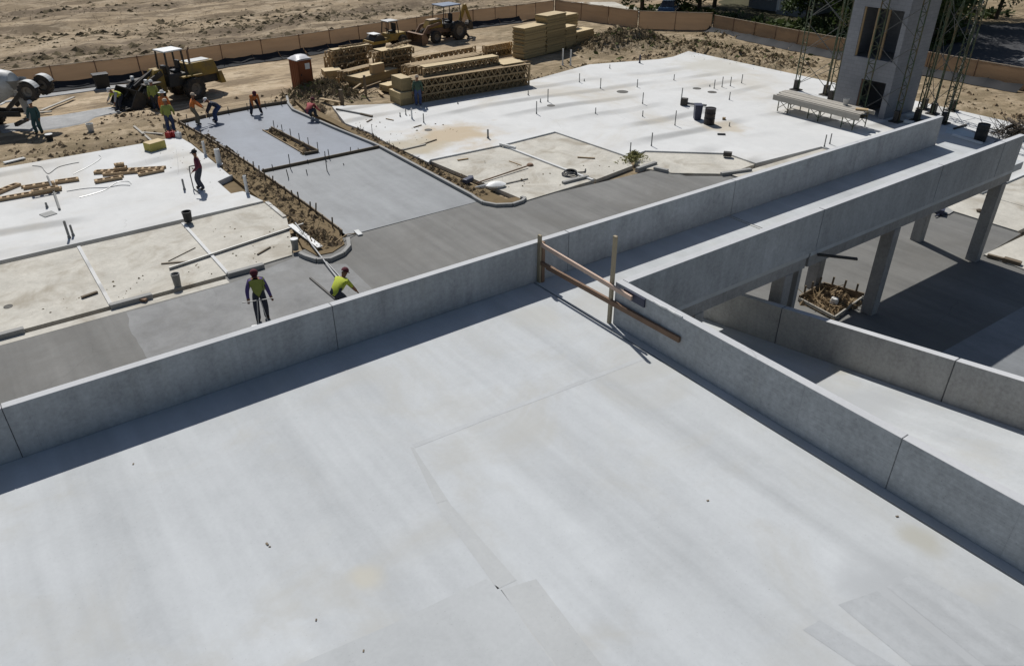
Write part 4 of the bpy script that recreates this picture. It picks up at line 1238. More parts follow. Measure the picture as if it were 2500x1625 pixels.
b.add(vs, fs); b.bb((-.59, -.59, 1.96), (.59, .59, 2.0)); b.build('roof', M['pottyroof'], pt, world=False, smooth=True)

# ================================================================== MACHINES
def wheel(parent, x, y, r, w, rim=.55, mat='rim'):
    b = MB(); s = 1 if y > 0 else -1
    b.lathe([(r * rim, -w / 2), (r * .93, -w / 2), (r, -w * .36), (r, w * .36), (r * .93, w / 2), (r * rim, w / 2), (r * rim, -w / 2)], (x, y, r), 22, 0, (0, 1, 0))
    for k in range(16):
        a = 2 * math.pi * k / 16
        for q, off in ((-1, 0), (1, .2)):
            aa = a + off
            b.box((x + math.cos(aa) * r, y + q * w * .22, r + math.sin(aa) * r), (.05, w * .4, .1), 0, 0, Matrix.Rotation(-aa, 3, 'Y'))
    o = b.build('wheel', M['rubber'], parent, world=False, smooth=True)
    b = MB(); b.lathe([(0, -.06), (r * .25, -.06), (r * .3, 0), (r * rim * .95, .02), (r * rim, w * .3), (r * rim, -w * .4), (0, -w * .4)], (x, y + s * w * .22, r), 18, 0, (0, s, 0)); b.build('rim', M[mat], o, world=False, smooth=True)
    return o


def canopy(parent, x0, x1, w, z0, z1, mat, post=.05, lean=0.0):
    for (x, s) in ((x0 + .1, 1), (x0 + .1, -1), (x1 - .1, 1), (x1 - .1, -1)):
        b = MB(); b.bar((x + (lean if x > (x0 + x1) / 2 else -lean), s * (w / 2 - .08), z0), (x, s * (w / 2 - .12), z1), post * 1.6, post * 1.6); b.build('canopy_post', M['iron'], parent, world=False)
    b = MB(); b.bb((x0, -w / 2, z1), (x1, w / 2, z1 + .1)); b.build('canopy', M[mat], parent, world=False, bevel=.04)


def seat(parent, x, z):
    b = MB(); b.bb((x - .25, -.25, z), (x + .25, .25, z + .15)); b.bb((x - .3, -.25, z + .151), (x - .16, .25, z + .7)); b.build('seat', M['black'], parent, world=False, bevel=.03)
    b = MB(); b.tube((x + .6, 0, z - .3), (x + .45, 0, z + .3), .03); b.lathe([(.2, -.02), (.2, .02), (.17, .02), (.17, -.02), (.2, -.02)], (x + .45, 0, z + .3), 16, 0, (-.5, 0, 1)); b.build('steering_wheel', M['black'], parent, world=False)


def hexa(b, lo, hi, z0, z1, mi=0):
    """tapered block: lo/hi = (x0,x1,w)"""
    vs = [(lo[0], -lo[2] / 2, z0), (lo[1], -lo[2] / 2, z0), (lo[1], lo[2] / 2, z0), (lo[0], lo[2] / 2, z0),
          (hi[0], -hi[2] / 2, z1), (hi[1], -hi[2] / 2, z1), (hi[1], hi[2] / 2, z1), (hi[0], hi[2] / 2, z1)]
    return b.add(vs, [(0, 3, 2, 1), (4, 5, 6, 7), (0, 1, 5, 4), (1, 2, 6, 5), (2, 3, 7, 6), (3, 0, 4, 7)], mi)


def bucket(parent, x, z, w, r, mat='iron', ang=0.0):
    n = 8; vs = []; fs = []
    for s in (-1, 1):
        for i in range(n + 1):
            a = R(70) + R(215) * i / n + ang
            vs.append((x + math.cos(a) * r, s * w / 2, z + r + math.sin(a) * r * .95))
    for i in range(n):
        fs.append((i, i + 1, n + 2 + i, n + 1 + i))
    fs += [tuple(range(n + 1)), tuple(reversed(range(n + 1, 2 * n + 2)))]
    b = MB(); b.add(vs, fs)
    o = b.build('bucket', M[mat], parent, world=False)
    md = o.modifiers.new('thick', 'SOLIDIFY'); md.thickness = .05
    b = MB()
    for k in range(7):
        y = -w / 2 + w * (k + .5) / 7
        a = R(285) + ang
        b.bar((x + math.cos(a) * r - .05, y, z + r + math.sin(a) * r * .95), (x + math.cos(a) * r + .25, y, z + r + math.sin(a) * r * .95 - .02), .08, .05)
    b.build('bucket_teeth', M[mat], o, world=False)
    return o


ld = root('wheel_loader', 'big muddy yellow wheel loader with white canopy and lowered bucket', 'wheel loader', (11.63, 53.01, gz(11.6, 53.0)), math.atan2(-.89, -3.07))
b = MB(); hexa(b, (-2.95, -.5, 1.2), (-2.75, -.45, 1.1), .75, 1.45); b.build('rear_frame', M['iron'], ld, world=False, bevel=.03)
b = MB(); hexa(b, (-2.9, -.75, 1.45), (-2.7, -.75, 1.2), 1.25, 2.12); b.build('engine_hood', M['yellow'], ld, world=False, bevel=.06)
b = MB(); b.bb((-2.5, -.45, 2.125), (-1.0, .45, 2.16)); b.build('hood_top', M['dirtywhite'], ld, world=False)
b = MB(); hexa(b, (-3.15, -2.75, 1.9), (-3.0, -2.75, 1.7), .62, 1.4); b.build('counterweight', M['yellow'], ld, world=False, bevel=.05)
b = MB(); hexa(b, (-.72, .75, 1.5), (-.72, .6, 1.4), .95, 1.65); b.build('cab_base', M['iron'], ld, world=False, bevel=.03)
for s in (-1, 1):
    b = MB(); b.bb((-1.45, s * .85 - .26, 1.42), (-.05, s * .85 + .26, 1.5)); b.build('fender', M['yellow'], ld, world=False, bevel=.02)
    b = MB(); b.bb((1.4, s * .85 - .26, 1.42), (2.5, s * .85 + .26, 1.48)); b.build('fender', M['iron'], ld, world=False, bevel=.02)
    b = MB(); b.bar((.9, s * .42, 1.85), (2.3, s * .5, 1.25), .14, .3); b.bar((2.25, s * .5, 1.3), (3.05, s * .5, .6), .14, .26); b.build('lift_arm', M['iron'], ld, world=False, bevel=.02)
    b = MB(); b.tube((1.0, s * .3, 1.1), (2.2, s * .38, 1.25), .08); b.build('lift_cylinder', M['steel'], ld, world=False)
b = MB(); hexa(b, (.75, 2.1, .9), (.78, 1.3, .8), .6, 2.05); b.build('front_frame', M['yellow'], ld, world=False, bevel=.04)
b = MB(); b.bar((1.2, 0, 2.0), (2.6, 0, 1.25), .14, .18); b.build('tilt_link', M['iron'], ld, world=False)
canopy(ld, -.7, .6, 1.3, 1.6, 2.98, 'white', .055, .06)
seat(ld, -.25, 1.66)
b = MB(); b.bb((.3, -.35, 1.66), (.55, .35, 2.15)); b.build('console', M['black'], ld, world=False, bevel=.03)
b = MB(); b.tube((-1.15, .32, 2.1), (-1.15, .32, 2.85), .07, None, 10); b.tube((-1.15, .32, 2.84), (-1.28, .32, 3.0), .06, None, 10); b.build('exhaust', M['rust'], ld, world=False)
for x in (-.75, 2.0):
    for y in (-1.0, 1.0):
        wheel(ld, x, y, .68, .5)
bucket(ld, 3.3, .12, 2.5, .60, 'iron', R(35))
for s in (-1, 1):
    b = MB(); b.bb((2.15, s * .8 - .12, 1.5), (2.3, s * .8 + .12, 1.72)); b.build('headlight', M['white'], ld, world=False, bevel=.02)

bh = root('backhoe_loader', 'brown backhoe loader with blue grey canopy and folded rear boom by the fence', 'backhoe', (36.1, 59.9, gz(36.1, 59.9)), R(186))
b = MB(); hexa(b, (-.9, 2.0, .95), (-.8, 1.85, .85), .7, 1.1); b.build('frame', M['rust'], bh, world=False, bevel=.03)
b = MB(); hexa(b, (.5, 2.1, .85), (.55, 1.8, .75), 1.1, 1.75); b.build('engine_hood', M['yellow'], bh, world=False, bevel=.06)
b = MB(); b.bb((.6, -.33, 1.755), (1.8, .33, 1.79)); b.build('hood_top', M['hem'], bh, world=False)
b = MB(); hexa(b, (-1.2, .5, 1.4), (-1.1, .45, 1.3), 1.0, 1.35); b.build('cab_base', M['iron'], bh, world=False, bevel=.03)
canopy(bh, -1.2, .7, 1.7, 1.35, 2.75, 'bluecan', .035, .12)
seat(bh, -.4, 1.36)
for y in (-.8, .8):
    wheel(bh, 1.6, y, .48, .34); wheel(bh, -.85, y * 1.05, .76, .46)
for s in (-1, 1):
    b = MB(); b.bar((.8, s * .5, 1.5), (2.2, s * .55, 1.3), .12, .22); b.bar((2.15, s * .55, 1.35), (2.9, s * .55, .5), .12, .22); b.build('lift_arm', M['rust'], bh, world=False)
bucket(bh, 3.1, -.02, 2.2, .46, 'rust')
b = MB(); b.bar((-1.5, 0, 1.0), (-2.2, .05, 2.6), .2, .3); b.build('boom', M['yellow'], bh, world=False, bevel=.03)
b = MB(); b.bar((-2.2, .05, 2.65), (-2.75, .05, 1.3), .18, .24); b.build('dipper_arm', M['yellow'], bh, world=False, bevel=.03)
bucket(bh, -2.75, .55, .6, .36, 'iron', R(170))
for s in (-1, 1):
    b = MB(); b.bar((-1.4, s * .5, .95), (-1.75, s * 1.15, .1), .12, .16); b.bb((-1.95, s * 1.2 - .2, .02), (-1.55, s * 1.2 + .2, .1)); b.build('stabilizer_leg', M['iron'], bh, world=False)

rl = root('road_roller', 'small road roller with thin grey canopy parked at the fence', 'roller', (30.75, 60.2, gz(30.7, 60.2)), R(187))
b = MB(); b.lathe([(0, -.65), (.55, -.65), (.58, -.62), (.58, .62), (.55, .65), (0, .65)], (1.25, 0, .58), 28, 0, (0, 1, 0)); b.build('drum', M['iron'], rl, world=False, smooth=True)
b = MB(); b.bb((.4, .68, .5), (1.95, .78, .72)); b.bb((.4, -.78, .5), (1.95, -.68, .72)); b.bb((.35, -.78, .5), (.55, .78, .8)); b.bb((1.86, -.78, .5), (1.98, .78, .72)); b.build('drum_yoke', M['yellow'], rl, world=False)
b = MB(); b.bb((1.05, -.5, 1.19), (1.75, .5, 1.23)); b.build('deck_plate', M['white'], rl, world=False)
b = MB(); hexa(b, (-1.5, .3, 1.2), (-1.4, .2, 1.1), .55, 1.1); b.build('body', M['yellow'], rl, world=False, bevel=.05)
canopy(rl, -.75, .3, 1.1, 1.1, 1.98, 'steel', .04, .1)
seat(rl, -.4, 1.11)
for y in (-.55, .55): wheel(rl, -1.0, y, .45, .4)

# mixer truck: only its tail is inside the picture
mx = root('mixer_truck', 'white concrete mixer truck tail with raised twin trailing wheels and grey chute', 'mixer truck', (1.93, 51.7, gz(1.9, 51.7)), R(144))
b = MB(); b.bar((-1.2, .42, .95), (8.5, .42, .95), .12, .28); b.bar((-1.2, -.42, .95), (8.5, -.42, .95), .12, .28); b.build('chassis', M['iron'], mx, world=False)
b = MB(); b.lathe([(.0, -.45), (.5, -.45), (.62, -.3), (1.12, 1.2), (1.22, 2.4), (1.15, 3.6), (.7, 4.9), (0, 5.0)], (-.75, 0, 2.55), 30, 0, (1, 0, -.14)); b.build('drum', M['dirtywhite'], mx, world=False, smooth=True)
b = MB(); b.bb((6.6, -1.2, 1.0), (8.6, 1.2, 2.9)); b.build('cab', M['white'], mx, world=False, bevel=.12)
for x in (1.2, 2.6, 7.3):
    for y in (-1.0, 1.0): wheel(mx, x, y, .52, .42 if x < 5 else .3)
b = MB()
for i in range(7):
    t0, t1 = R(-70 + i * 20), R(-50 + i * 20)
b.bb((.5, -1.25, 1.12), (3.2, -.75, 1.18)); b.bb((.5, .75, 1.12), (3.2, 1.25, 1.18)); b.build('fender', M['dirtywhite'], mx, world=False, bevel=.02)
b = MB(); b.bb((-1.3, -1.1, .45), (-1.12, 1.1, .65)); b.build('rear_bumper', M['iron'], mx, world=False, bevel=.02)
ax = Vector((-2.3, 0, 2.28))
for s in (-1, 1):
    b = MB(); b.bar((-.6, s * .45, 1.2), (-2.05, s * .5, 2.45), .16, .2); b.build('booster_arm', M['iron'], mx, world=False)
    w = wheel(mx, 0, s * .75, .52, .36); w.location = (-2.3, 0, 2.28 - .52)
    b = MB()
    vs = []; fs = []
    for i in range(8):
        a = R(60 + i * 14)
        for y in (-.22, .22):
            vs.append((-2.3 + math.cos(a) * .6, s * .75 + y, 2.28 + math.sin(a) * .6))
    for i in range(7): fs.append((2 * i, 2 * i + 1, 2 * i + 3, 2 * i + 2))
    b.add(vs, fs); o = b.build('booster_fender', M['dirtywhite'], mx, world=False); md = o.modifiers.new('t', 'SOLIDIFY'); md.thickness = .02
b = MB(); b.tube((-2.3, -.7, 2.28), (-2.3, .7, 2.28), .07); b.build('booster_axle', M['iron'], mx, world=False)
b = MB()
vs = []; fs = []
for k, (x, z) in enumerate(((-1.3, 2.2), (-1.5, .75))):
    for i in range(7):
        a = math.pi * (1 + i / 6)
        vs.append((x - .0, math.cos(a) * (.33 - k * .05) + .05, z + math.sin(a) * .24))
for i in range(6): fs.append((i, i + 1, i + 8, i + 7))
b.add(vs, fs); o = b.build('chute', M['steel'], mx, world=False); md = o.modifiers.new('t', 'SOLIDIFY'); md.thickness = .03
b = MB(); b.lathe([(.55, 0), (.3, -.5), (.34, -.5), (.6, 0.02)], (-1.25, 0, 2.75), 16); b.build('hopper', M['steel'], mx, world=False, smooth=True)

# ================================================================== RAIL BARRIER ON THE DECK
brr = root('rail_barrier', 'two rusty timber rails on posts barring the footbridge entrance', 'barrier', (10.5, 12, ZD))
b = MB(); b.bb((10.44, 13.32, ZD), (10.50, 13.42, 4.93)); b.build('post', M['railpost'], brr)
b = MB(); b.bb((10.505, 13.30, ZD), (10.59, 13.41, 4.74)); b.build('post', M['rust'], brr)
b = MB(); b.bb((10.50, 10.785, ZD), (10.565, 10.87, 5.80)); b.build('post', M['railpost'], brr)
b = MB(); b.bar((10.485, 13.38, 4.695), (10.475, 10.14, 4.61), .05, .10); b.build('rail', M['rail'], brr)
b = MB(); b.bar((10.49, 13.36, 4.19), (10.55, 12.85, 4.17), .05, .10); b.build('rail', M['rust'], brr)
b = MB(); b.bar((10.475, 13.08, 4.195), (10.535, 8.74, 4.236), .06, .12); b.build('rail', M['rust'], brr)
b = MB(); b.bar((10.555, 10.45, 4.60), (10.555, 9.82, 4.60), .04, .20); tag(b.build('steel_plate', M['bluebin']), 'dark blue steel plate clamped to the deck wall by the barrier', 'plate')
b = MB(); b.path([(10.60, 9.62, 4.728), (10.57, 9.35, 4.735), (10.60, 9.2, 4.73), (10.57, 8.98, 4.74), (10.60, 8.8, 4.728)], .022, 6); tag(b.build('rag_strip', M['pvc']), 'white twisted strip lying on top of the deck wall', 'strip')
for (px_, py_, s) in [(621, 1264, .03), (627, 1270, .018), (1645, 1163, .022), (735, 1440, .02), (310, 1078, .02), (2085, 1200, .025), (845, 1512, .02)]:
    q = dd(px_, py_, ZD)
    b = MB(); b.box((q.x, q.y, ZD + s * .3), (s * 1.8, s, s * .6), rnd.uniform(0, 3)); tag(b.build('wood_chip', M['formwood']), 'tiny dark wood chip lying on the smooth deck slab', 'chip', 'wood chips on the deck')

# ================================================================== STUB PIPES AND SLAB ITEMS
z4 = zs(1400, 0, 4.18); z3 = zs(960, 0, 4.688); zq = zs(880, 250, 3.773); zw = zs(1480, 220, 3.773)


def hgt(b_, t_, z=ZS):
    d = ray(*t_); k = (b_.x * d.x + b_.y * d.y) / (d.x ** 2 + d.y ** 2)
    return max(.12, CAM_H + k * d.z - z)


STUB = {}


def stub(org, s, bx, by, tx, ty, r, mat, label, group, z=ZS):
    p = g(org[0] + bx / s, org[1] + by / s, z)
    h = hgt(p, (org[0] + tx / s, org[1] + ty / s), z)
    b = MB(); b.lathe([(r, -.03), (r, h), (r * .75, h), (r * .75, h - .05), (0, h - .05)], (0, 0, 0), 10)
    b.lathe([(r * 1.35, -.02), (r * 1.35, .07), (r, .09)], (0, 0, 0), 10)
    o = recenter(b.build('pipe_stub', M[mat], smooth=True), p)
    tag(o, label, 'pipe', group)


G1 = 'pipe stubs on the right slab'
for v in [(60, 840, 60, 750), (110, 830, 110, 805), (275, 905, 277, 800), (370, 700, 372, 660), (650, 890, 652, 810), (1025, 820, 1027, 760), (705, 1060, 710, 945), (705, 1190, 710, 1130),
          (1035, 1280, 1047, 1130), (225, 1160, 222, 1100), (1435, 905, 1440, 815), (1515, 890, 1522, 785), (1600, 880, 1605, 785), (1715, 850, 1722, 760), (1590, 1020, 1597, 940), (1390, 885, 1390, 865), (1590, 1290, 1593, 1250)]:
    stub((1400, 0), 4.18, *v, .028, 'pipe', 'thin grey pipe stub rising from the white right slab', G1)
for v in [(580, 1545, 587, 1455), (795, 1490, 803, 1355)]:
    stub((1400, 0), 4.18, *v, .03, 'pipe', 'thin grey pipe stub at the slab edge by the green straw clump', 'pipe stubs by the straw clump')
stub((1400, 0), 4.18, 675, 645, 680, 560, .06, 'bluebin', 'bluish thicker pipe stub near the far edge of the right slab', None)
for v in [(1770, 1165, 1768, 1020), (1640, 1305, 1610, 1160), (1685, 1172, 1680, 1130), (1545, 1090, 1540, 1040), (740, 1190, 738, 1160), (350, 1405, 345, 1300), (80, 1335, 78, 1290), (145, 1315, 140, 1250)]:
    stub((960, 0), 4.688, *v, .03, 'pipe', 'grey pipe stub on the right slab in front of the big truss stack', 'pipe stubs before the truss stack')
stub((960, 0), 4.688, 215, 1360, 212, 1240, .045, 'pvc', 'white pipe stub standing in front of the big truss stack', None)
for v in [(1938, 748, 1942, 560), (2028, 748, 2030, 572)]:
    stub((960, 0), 4.688, *v, .06, 'pvc', 'tall white pipe of the pair at the far slab edge by the lumber', 'pair of white pipes', 0.0)
stub((880, 250), 3.773, 1175, 330, 1170, 250, .05, 'pipe', 'dark pipe stub near the tan stain and the walk corner', None)
stub((880, 250), 3.773, 112, 312, 108, 200, .015, 'pipe', 'thin wire stake at the left edge of the right slab', None)
for v in [(2008, 522, 2012, 410), (2058, 497, 2070, 400)]:
    stub((1480, 220), 3.773, *v, .03, 'pipe', 'grey pipe stub of the pair nearest the footbridge wall', 'pipe pair by the footbridge wall')
G2 = 'grey pipe stubs on the left slab'
for v in [(660, 905, 645, 805), (425, 652, 420, 605), (1660, 492, 1640, 395)]:
    stub((0, 330), 3.683, *v, .045, 'pipe', 'grey pipe stub standing on the left slab', G2)
stub((0, 330), 3.683, 625, 925, 588, 770, .05, 'pipe', 'tallest grey pipe stub of the two by the walk joint on the left slab', None)
stub((0, 330), 3.683, 1850, 190, 1832, 55, .07, 'pvc', 'white pipe stub in the soil bed nearest the red cans', None, 0.03)
stub((0, 330), 3.683, 1975, 270, 1950, 125, .13, 'pvc', 'thick white pipe stub in the soil bed beside the drive form', None, 0.03)
stub((0, 330), 3.683, 2228, 535, 2190, 365, .075, 'pvc', 'white pipe stub at the corner of the dug notch', None, 0.03)
for (p, r, l) in ((z4(500, 938, ZS), .38, 'largest dark floor opening on the right slab, nearest the pipes'), (z4(1260, 905, ZS), .28, 'dark round floor opening farther right on the slab'), (z4(1415, 942, ZS), .30, 'dark round floor opening nearest the tower side'),
                  (z3(1805, 1210, ZS), .25, 'dark round floor opening beside the tall thin stub'), (zs(0, 640, 4.76)(95, 515, ZW), .14, 'round brown floor opening in the leftmost walk panel'), (zq(625, 255, ZS), .22, 'dark flat plate on the tan stain')):
    b = MB(); b.lathe([(r, 0), (r, .012), (r * .86, .014), (r * .82, .006), (0, .006)], (0, 0, 0), 20); o = recenter(b.build('floor_drain', M['stake']), p); tag(o, l, 'drain')
# barrel, bin, pump
b = MB(); b.lathe([(0, 0), (.3, 0), (.31, .05), (.3, .1), (.3, .3), (.315, .32), (.3, .34), (.3, .58), (.315, .6), (.3, .62), (.3, .86), (.31, .9), (.27, .9), (.26, .86), (0, .86)], (0, 0, 0), 22)
tag(recenter(b.build('barrel', M['maroon'], smooth=True), zw(945, 312, ZS)), 'very dark maroon barrel standing on the white right slab', 'barrel')
b = MB(); hexa(b, (-.26, .26, .36), (-.29, .29, .42), 0, .8); b.bb((-.3, -.22, .8), (.3, .22, .86)); tag(recenter(b.build('waste_bin', M['bluebin'], bevel=.015), zw(835, 268, ZS), .9), 'navy blue bin standing left of the maroon barrel', 'bin')
pm = root('transfer_pump', 'dark pump block with upright rod and long pipe on the right slab', 'pump', zw(715, 140, ZS), 0)
c = zw(715, 140, ZS)
b = MB(); b.box(c + Vector((0, 0, .22)), (.34, .4, .42), .5); b.build('pump_body', M['iron'], pm, bevel=.03)
b = MB(); b.tube(c + Vector((-.18, .1, .1)), c + Vector((-.16, .1, 1.05)), .03); b.build('rod', M['pipe'], pm)
b = MB(); b.tube(c + Vector((.1, -.1, .12)), zw(925, 142, ZS + .1), .07, None, 8); b.build('discharge_pipe', M['pipe'], pm)
board('short black board lying on the right slab below the barrel', zw(1025, 405, ZS + .04), zw(1098, 407, ZS + .04), .12, .07, 'black')
board('small brown block on the slab right of the barrel', zw(1070, 262, ZS + .06), zw(1100, 264, ZS + .06), .2, .12, 'lumber_d', 'block', 'wood_block')
board('dark block standing on the edge of the small corner walk', zw(1080, 585, ZS + .1), zw(1158, 592, ZS + .1), .26, .2, 'iron', 'block', 'wood_block')
# scraps on right walk and slab
for (l, p, q, w, h, mt) in [
    ('grey stick lying on the left right-hand walk panel', zq(895, 532, ZW + .03), zq(992, 518, ZW + .03), .09, .05, 'lumber_d'),
    ('grey stick lying on the far right walk panel', zq(2000, 505, ZW + .03), zq(2160, 515, ZW + .03), .08, .05, 'lumber_d'),
    ('thin stick lying beside the walk joint strip', zq(1370, 540, ZW + .02), zq(1482, 580, ZW + .02), .04, .03, 'lumber_d'),
    ('grey board lying by the white bag', zq(1335, 748, ZW + .03), zq(1540, 702, ZW + .03), .08, .05, 'plank'),
    ('grey board at the front edge of the white slab by the dark hole', zq(385, 435, ZS + .04), zq(600, 385, ZS + .04), .12, .05, 'plank'),
    ('dark stick in line with the grey board by the dark hole', zq(545, 395, ZS + .03), zq(700, 342, ZS + .03), .07, .05, 'formwood'),
    ('short stick on the slab near the tan stain', zq(490, 230, ZS + .03), zq(562, 208, ZS + .03), .06, .04, 'formwood'),
    ('short stick on the slab left of the pipe stubs', zq(60, 180, ZS + .03), zq(105, 155, ZS + .03), .08, .05, 'formwood'),
    ('thin stick on the slab nearest the truss stack corner', zq(235, 150, ZS + .03), zq(305, 165, ZS + .03), .05, .04, 'lumber_d'),
    ('dark timber at the slab front left corner', zq(0, 105, ZS + .05), zq(108, 130, ZS + .05), .1, .09, 'formwood'),
    ('dark short board on the left walk panel above the grey stain', zs(0, 640, 4.76)(945, 408, ZW + .05), zs(0, 640, 4.76)(1132, 342, ZW + .05), .1, .06, 'formwood'),
    ('rusty scrap at the end of the walk kerb', zs(0, 640, 4.76)(1625, 430, .08), zs(0, 640, 4.76)(1700, 440, .08), .12, .08, 'rust'),
    ('dark stick on the walk near the kneeling bucket', zs(400, 480, 4.55)(1040, 642, ZW + .03), zs(400, 480, 4.55)(1182, 560, ZW + .03), .06, .05, 'formwood'),
    ('thin brown stick crossing the walk to the joint strip', zs(400, 480, 4.55)(50, 715, ZW + .02), zs(400, 480, 4.55)(350, 565, ZW + .02), .025, .02, 'formwood'),
    ('short dark piece at the end of the long screed', z6(1450, 1155, ZW + .02), z6(1690, 1135, ZW + .02), .06, .04, 'formwood'),
    ('white pipe lying at the joint of the right walk', zq(1285, 383, ZS + .05), zq(1430, 418, ZS + .05), .1, .1, 'pvc'),
    ('dark rail lying on the drive at the slab side', zs(0, 640, 4.76)(200, 200, ZW), zs(0, 640, 4.76)(201, 201, ZW), .01, .01, 'iron'),
    ('pale board lying on the soil at the far left edge', z6(35, 250, .1), z6(222, 205, .1), .25, .06, 'dirtywhite')]:
    if (q - p).length > .1: board(l, p, q, w, h, mt)
b = MB(); b.bar(zs(400, 480, 4.55)(60, 798, ZW + .06), zs(400, 480, 4.55)(1550, 305, ZW + .06), .05, .09); tag(b.build('screed_bar', M['steel']), 'long aluminium screed bar lying across the left walk', 'screed')
fl = root('bull_float', 'white bull float blade with long thin handle at the soil bed nose', 'float', zs(400, 480, 4.55)(1570, 430, .05))
zf = zs(400, 480, 4.55)
b = MB(); b.bar(zf(1405, 310, .14), zf(1735, 560, .14), .22, .04); b.build('blade', M['pvc'], fl)
b = MB(); b.tube(zf(1460, 290, .20), zf(1930, 905, .10), .025); b.build('handle', M['alu'], fl)
b = MB(); b.tube(zf(1640, 545, .06), zf(1960, 890, .05), .018); b.build('handle_rod', M['alu'], fl)
sh = root('shovel', 'shovel lying across the kerb nose with white blade', 'shovel', zf(1900, 500, .1))
b = MB(); b.tube(zf(1900, 510, .16), zf(2030, 420, .16), .022); b.tube(zf(2030, 420, .16), zf(2130, 408, .05), .02); b.build('handle', M['lumber_d'], sh)
b = MB(); b.bar(zf(2135, 375, .05), zf(2185, 425, .04), .2, .05); b.build('blade', M['dirtywhite'], sh)
board('dark straightedge lying on the wet gutter beside the bending worker', zf(1625, 900, .03), zf(1905, 1135, .03), .07, .05, 'stake')
b = MB(); b.tube(zq(1062, 745, ZW + .06), zq(1540, 585, ZW + .1), .035); b.lathe([(.16, 0), (.18, .04), (.12, .1), (0, .1)], zq(1562, 582, ZW), 12); tag(b.build('tamper', M['rust']), 'long rusty pole with round foot lying on the right walk', 'tamper')
b = MB(); b.lathe([(0, 0), (.45, .02), (.5, .12), (.3, .22), (0, .24)], (0, 0, 0), 14); b.tube((-.35, 0, .08), (-.95, .1, .04), .12, .03, 8); o = recenter(b.build('plastic_bag', M['white'], smooth=True), zq(1245, 778, ZW), -.4); o.scale = (1, .6, 1); tag(o, 'white plastic bag lying on the right walk near the kerb nose', 'bag')
b = MB()
for i in range(3):
    b.lathe([(.35 - i * .05, .03 + i * .06), (.39 - i * .05, .06 + i * .06), (.35 - i * .05, .09 + i * .06), (.31 - i * .05, .06 + i * .06), (.35 - i * .05, .03 + i * .06)], (i * .04, 0, 0), 16)
b.path([(.3, 0, .05), (.8, -.2, .04), (1.1, .1, .04)], .03)
tag(recenter(b.build('hose_coil', M['black']), zq(1925, 668, ZW)), 'black hose coil heaped at the walk joint by the curb stub', 'hose')
b = MB(); b.box((0, 0, .12), (.5, .3, .22), .3); b.box((.3, .2, .1), (.4, .25, .18), 1.1); tag(recenter(b.build('tool_bag', M['bluebin'], bevel=.05), zq(990, 740, .06)), 'dark blue tool bag beside the soil strip', 'tool bag')


def pail(p, h, r, mat, label, lid=None, rb=None):
    rb = rb or r * .8
    q = root('bucket', label, 'bucket', p)
    b = MB(); b.lathe([(0, 0), (rb, 0), (r, h), (r * 1.06, h), (r * 1.06, h + .02), (r * .9, h + .02), (rb * .9, .03), (0, .03)], (0, 0, 0), 16); b.build('body', M[mat], q, world=False, smooth=True)
    b = MB(); n = 8
    b.path([(math.cos(math.pi * i / n) * r, 0, h - .02 + .4 * r * math.sin(math.pi * i / n) * -1 + 0) for i in range(n + 1)], .008, 5); b.build('handle', M['steel'], q, world=False)
    if lid:
        b = MB(); b.lathe([(r * 1.07, h + .02), (r * 1.07, h + .05), (0, h + .06)], (0, 0, 0), 16); b.build('lid', M[lid], q, world=False)


pail(z6(1695, 775, ZS), .42, .19, 'black', 'black bucket standing on the left slab at the walk corner')
pail(zs(0, 640, 4.76)(2068, 275, ZW), .46, .145, 'pipe', 'tall grey bucket at the front edge of the left walk')
pail(zf(1465, 590, ZW), .42, .14, 'pipe', 'grey drum with white lid near the bull float', 'pvc')
pail(zs(0, 130, 7.366)(1640, 1400, .05), .40, .19, 'dirtywhite', 'pale grey bucket standing on the soil behind the left slab')
pail(dd(118, 329, .05), .36, .18, 'black', 'black bucket with white lid on the soil near the left slab', 'pvc')
b = MB(); b.bb((-.45, -.3, 0), (.45, .3, .42)); b.m[-5] = 1; tag(recenter(b.build('carton', [M['yelbox'], M['ply_lit_top']], bevel=.01), z6(1400, 125, ZS), .35), 'yellow carton standing on the back edge of the left slab', 'carton')
for (x, y, mt, l) in ((1520, 25, 'red', 'red fuel can left of the white one behind the soil bed'), (1560, 18, 'red', 'smaller red fuel can between its red and white neighbours'), (1610, 25, 'pvc', 'white jug right of the red fuel cans')):
    q = root('fuel_can', l, 'fuel can', z6(x, y, .1), rnd.uniform(0, 3))
    b = MB(); b.bb((-.17, -.1, 0), (.17, .1, .32)); b.build('body', M[mt], q, world=False, bevel=.04)
    b = MB(); b.tube((.1, 0, .32), (.16, 0, .44), .025); b.build('spout', M['black'], q, world=False)
    b = MB(); b.path([(-.12, 0, .32), (-.1, 0, .39), (.04, 0, .39), (.06, 0, .32)], .018); b.build('handle', M[mt], q, world=False)
# cords and hoses on the left slab
def cord(pts, r, mat, label):
    P = [Vector(p) for p in pts]; out = []
    for i in range(len(P) - 1):
        p0, p1, p2, p3 = P[max(i - 1, 0)], P[i], P[i + 1], P[min(i + 2, len(P) - 1)]
        for k in range(6):
            t = k / 6
            out.append(.5 * ((2 * p1) + (p2 - p0) * t + (2 * p0 - 5 * p1 + 4 * p2 - p3) * t * t + (3 * p1 - p0 - 3 * p2 + p3) * t ** 3))
    out.append(P[-1])
    b = MB(); b.path(out, r, 5); tag(b.build('cord', M[mat]), label, 'cord')


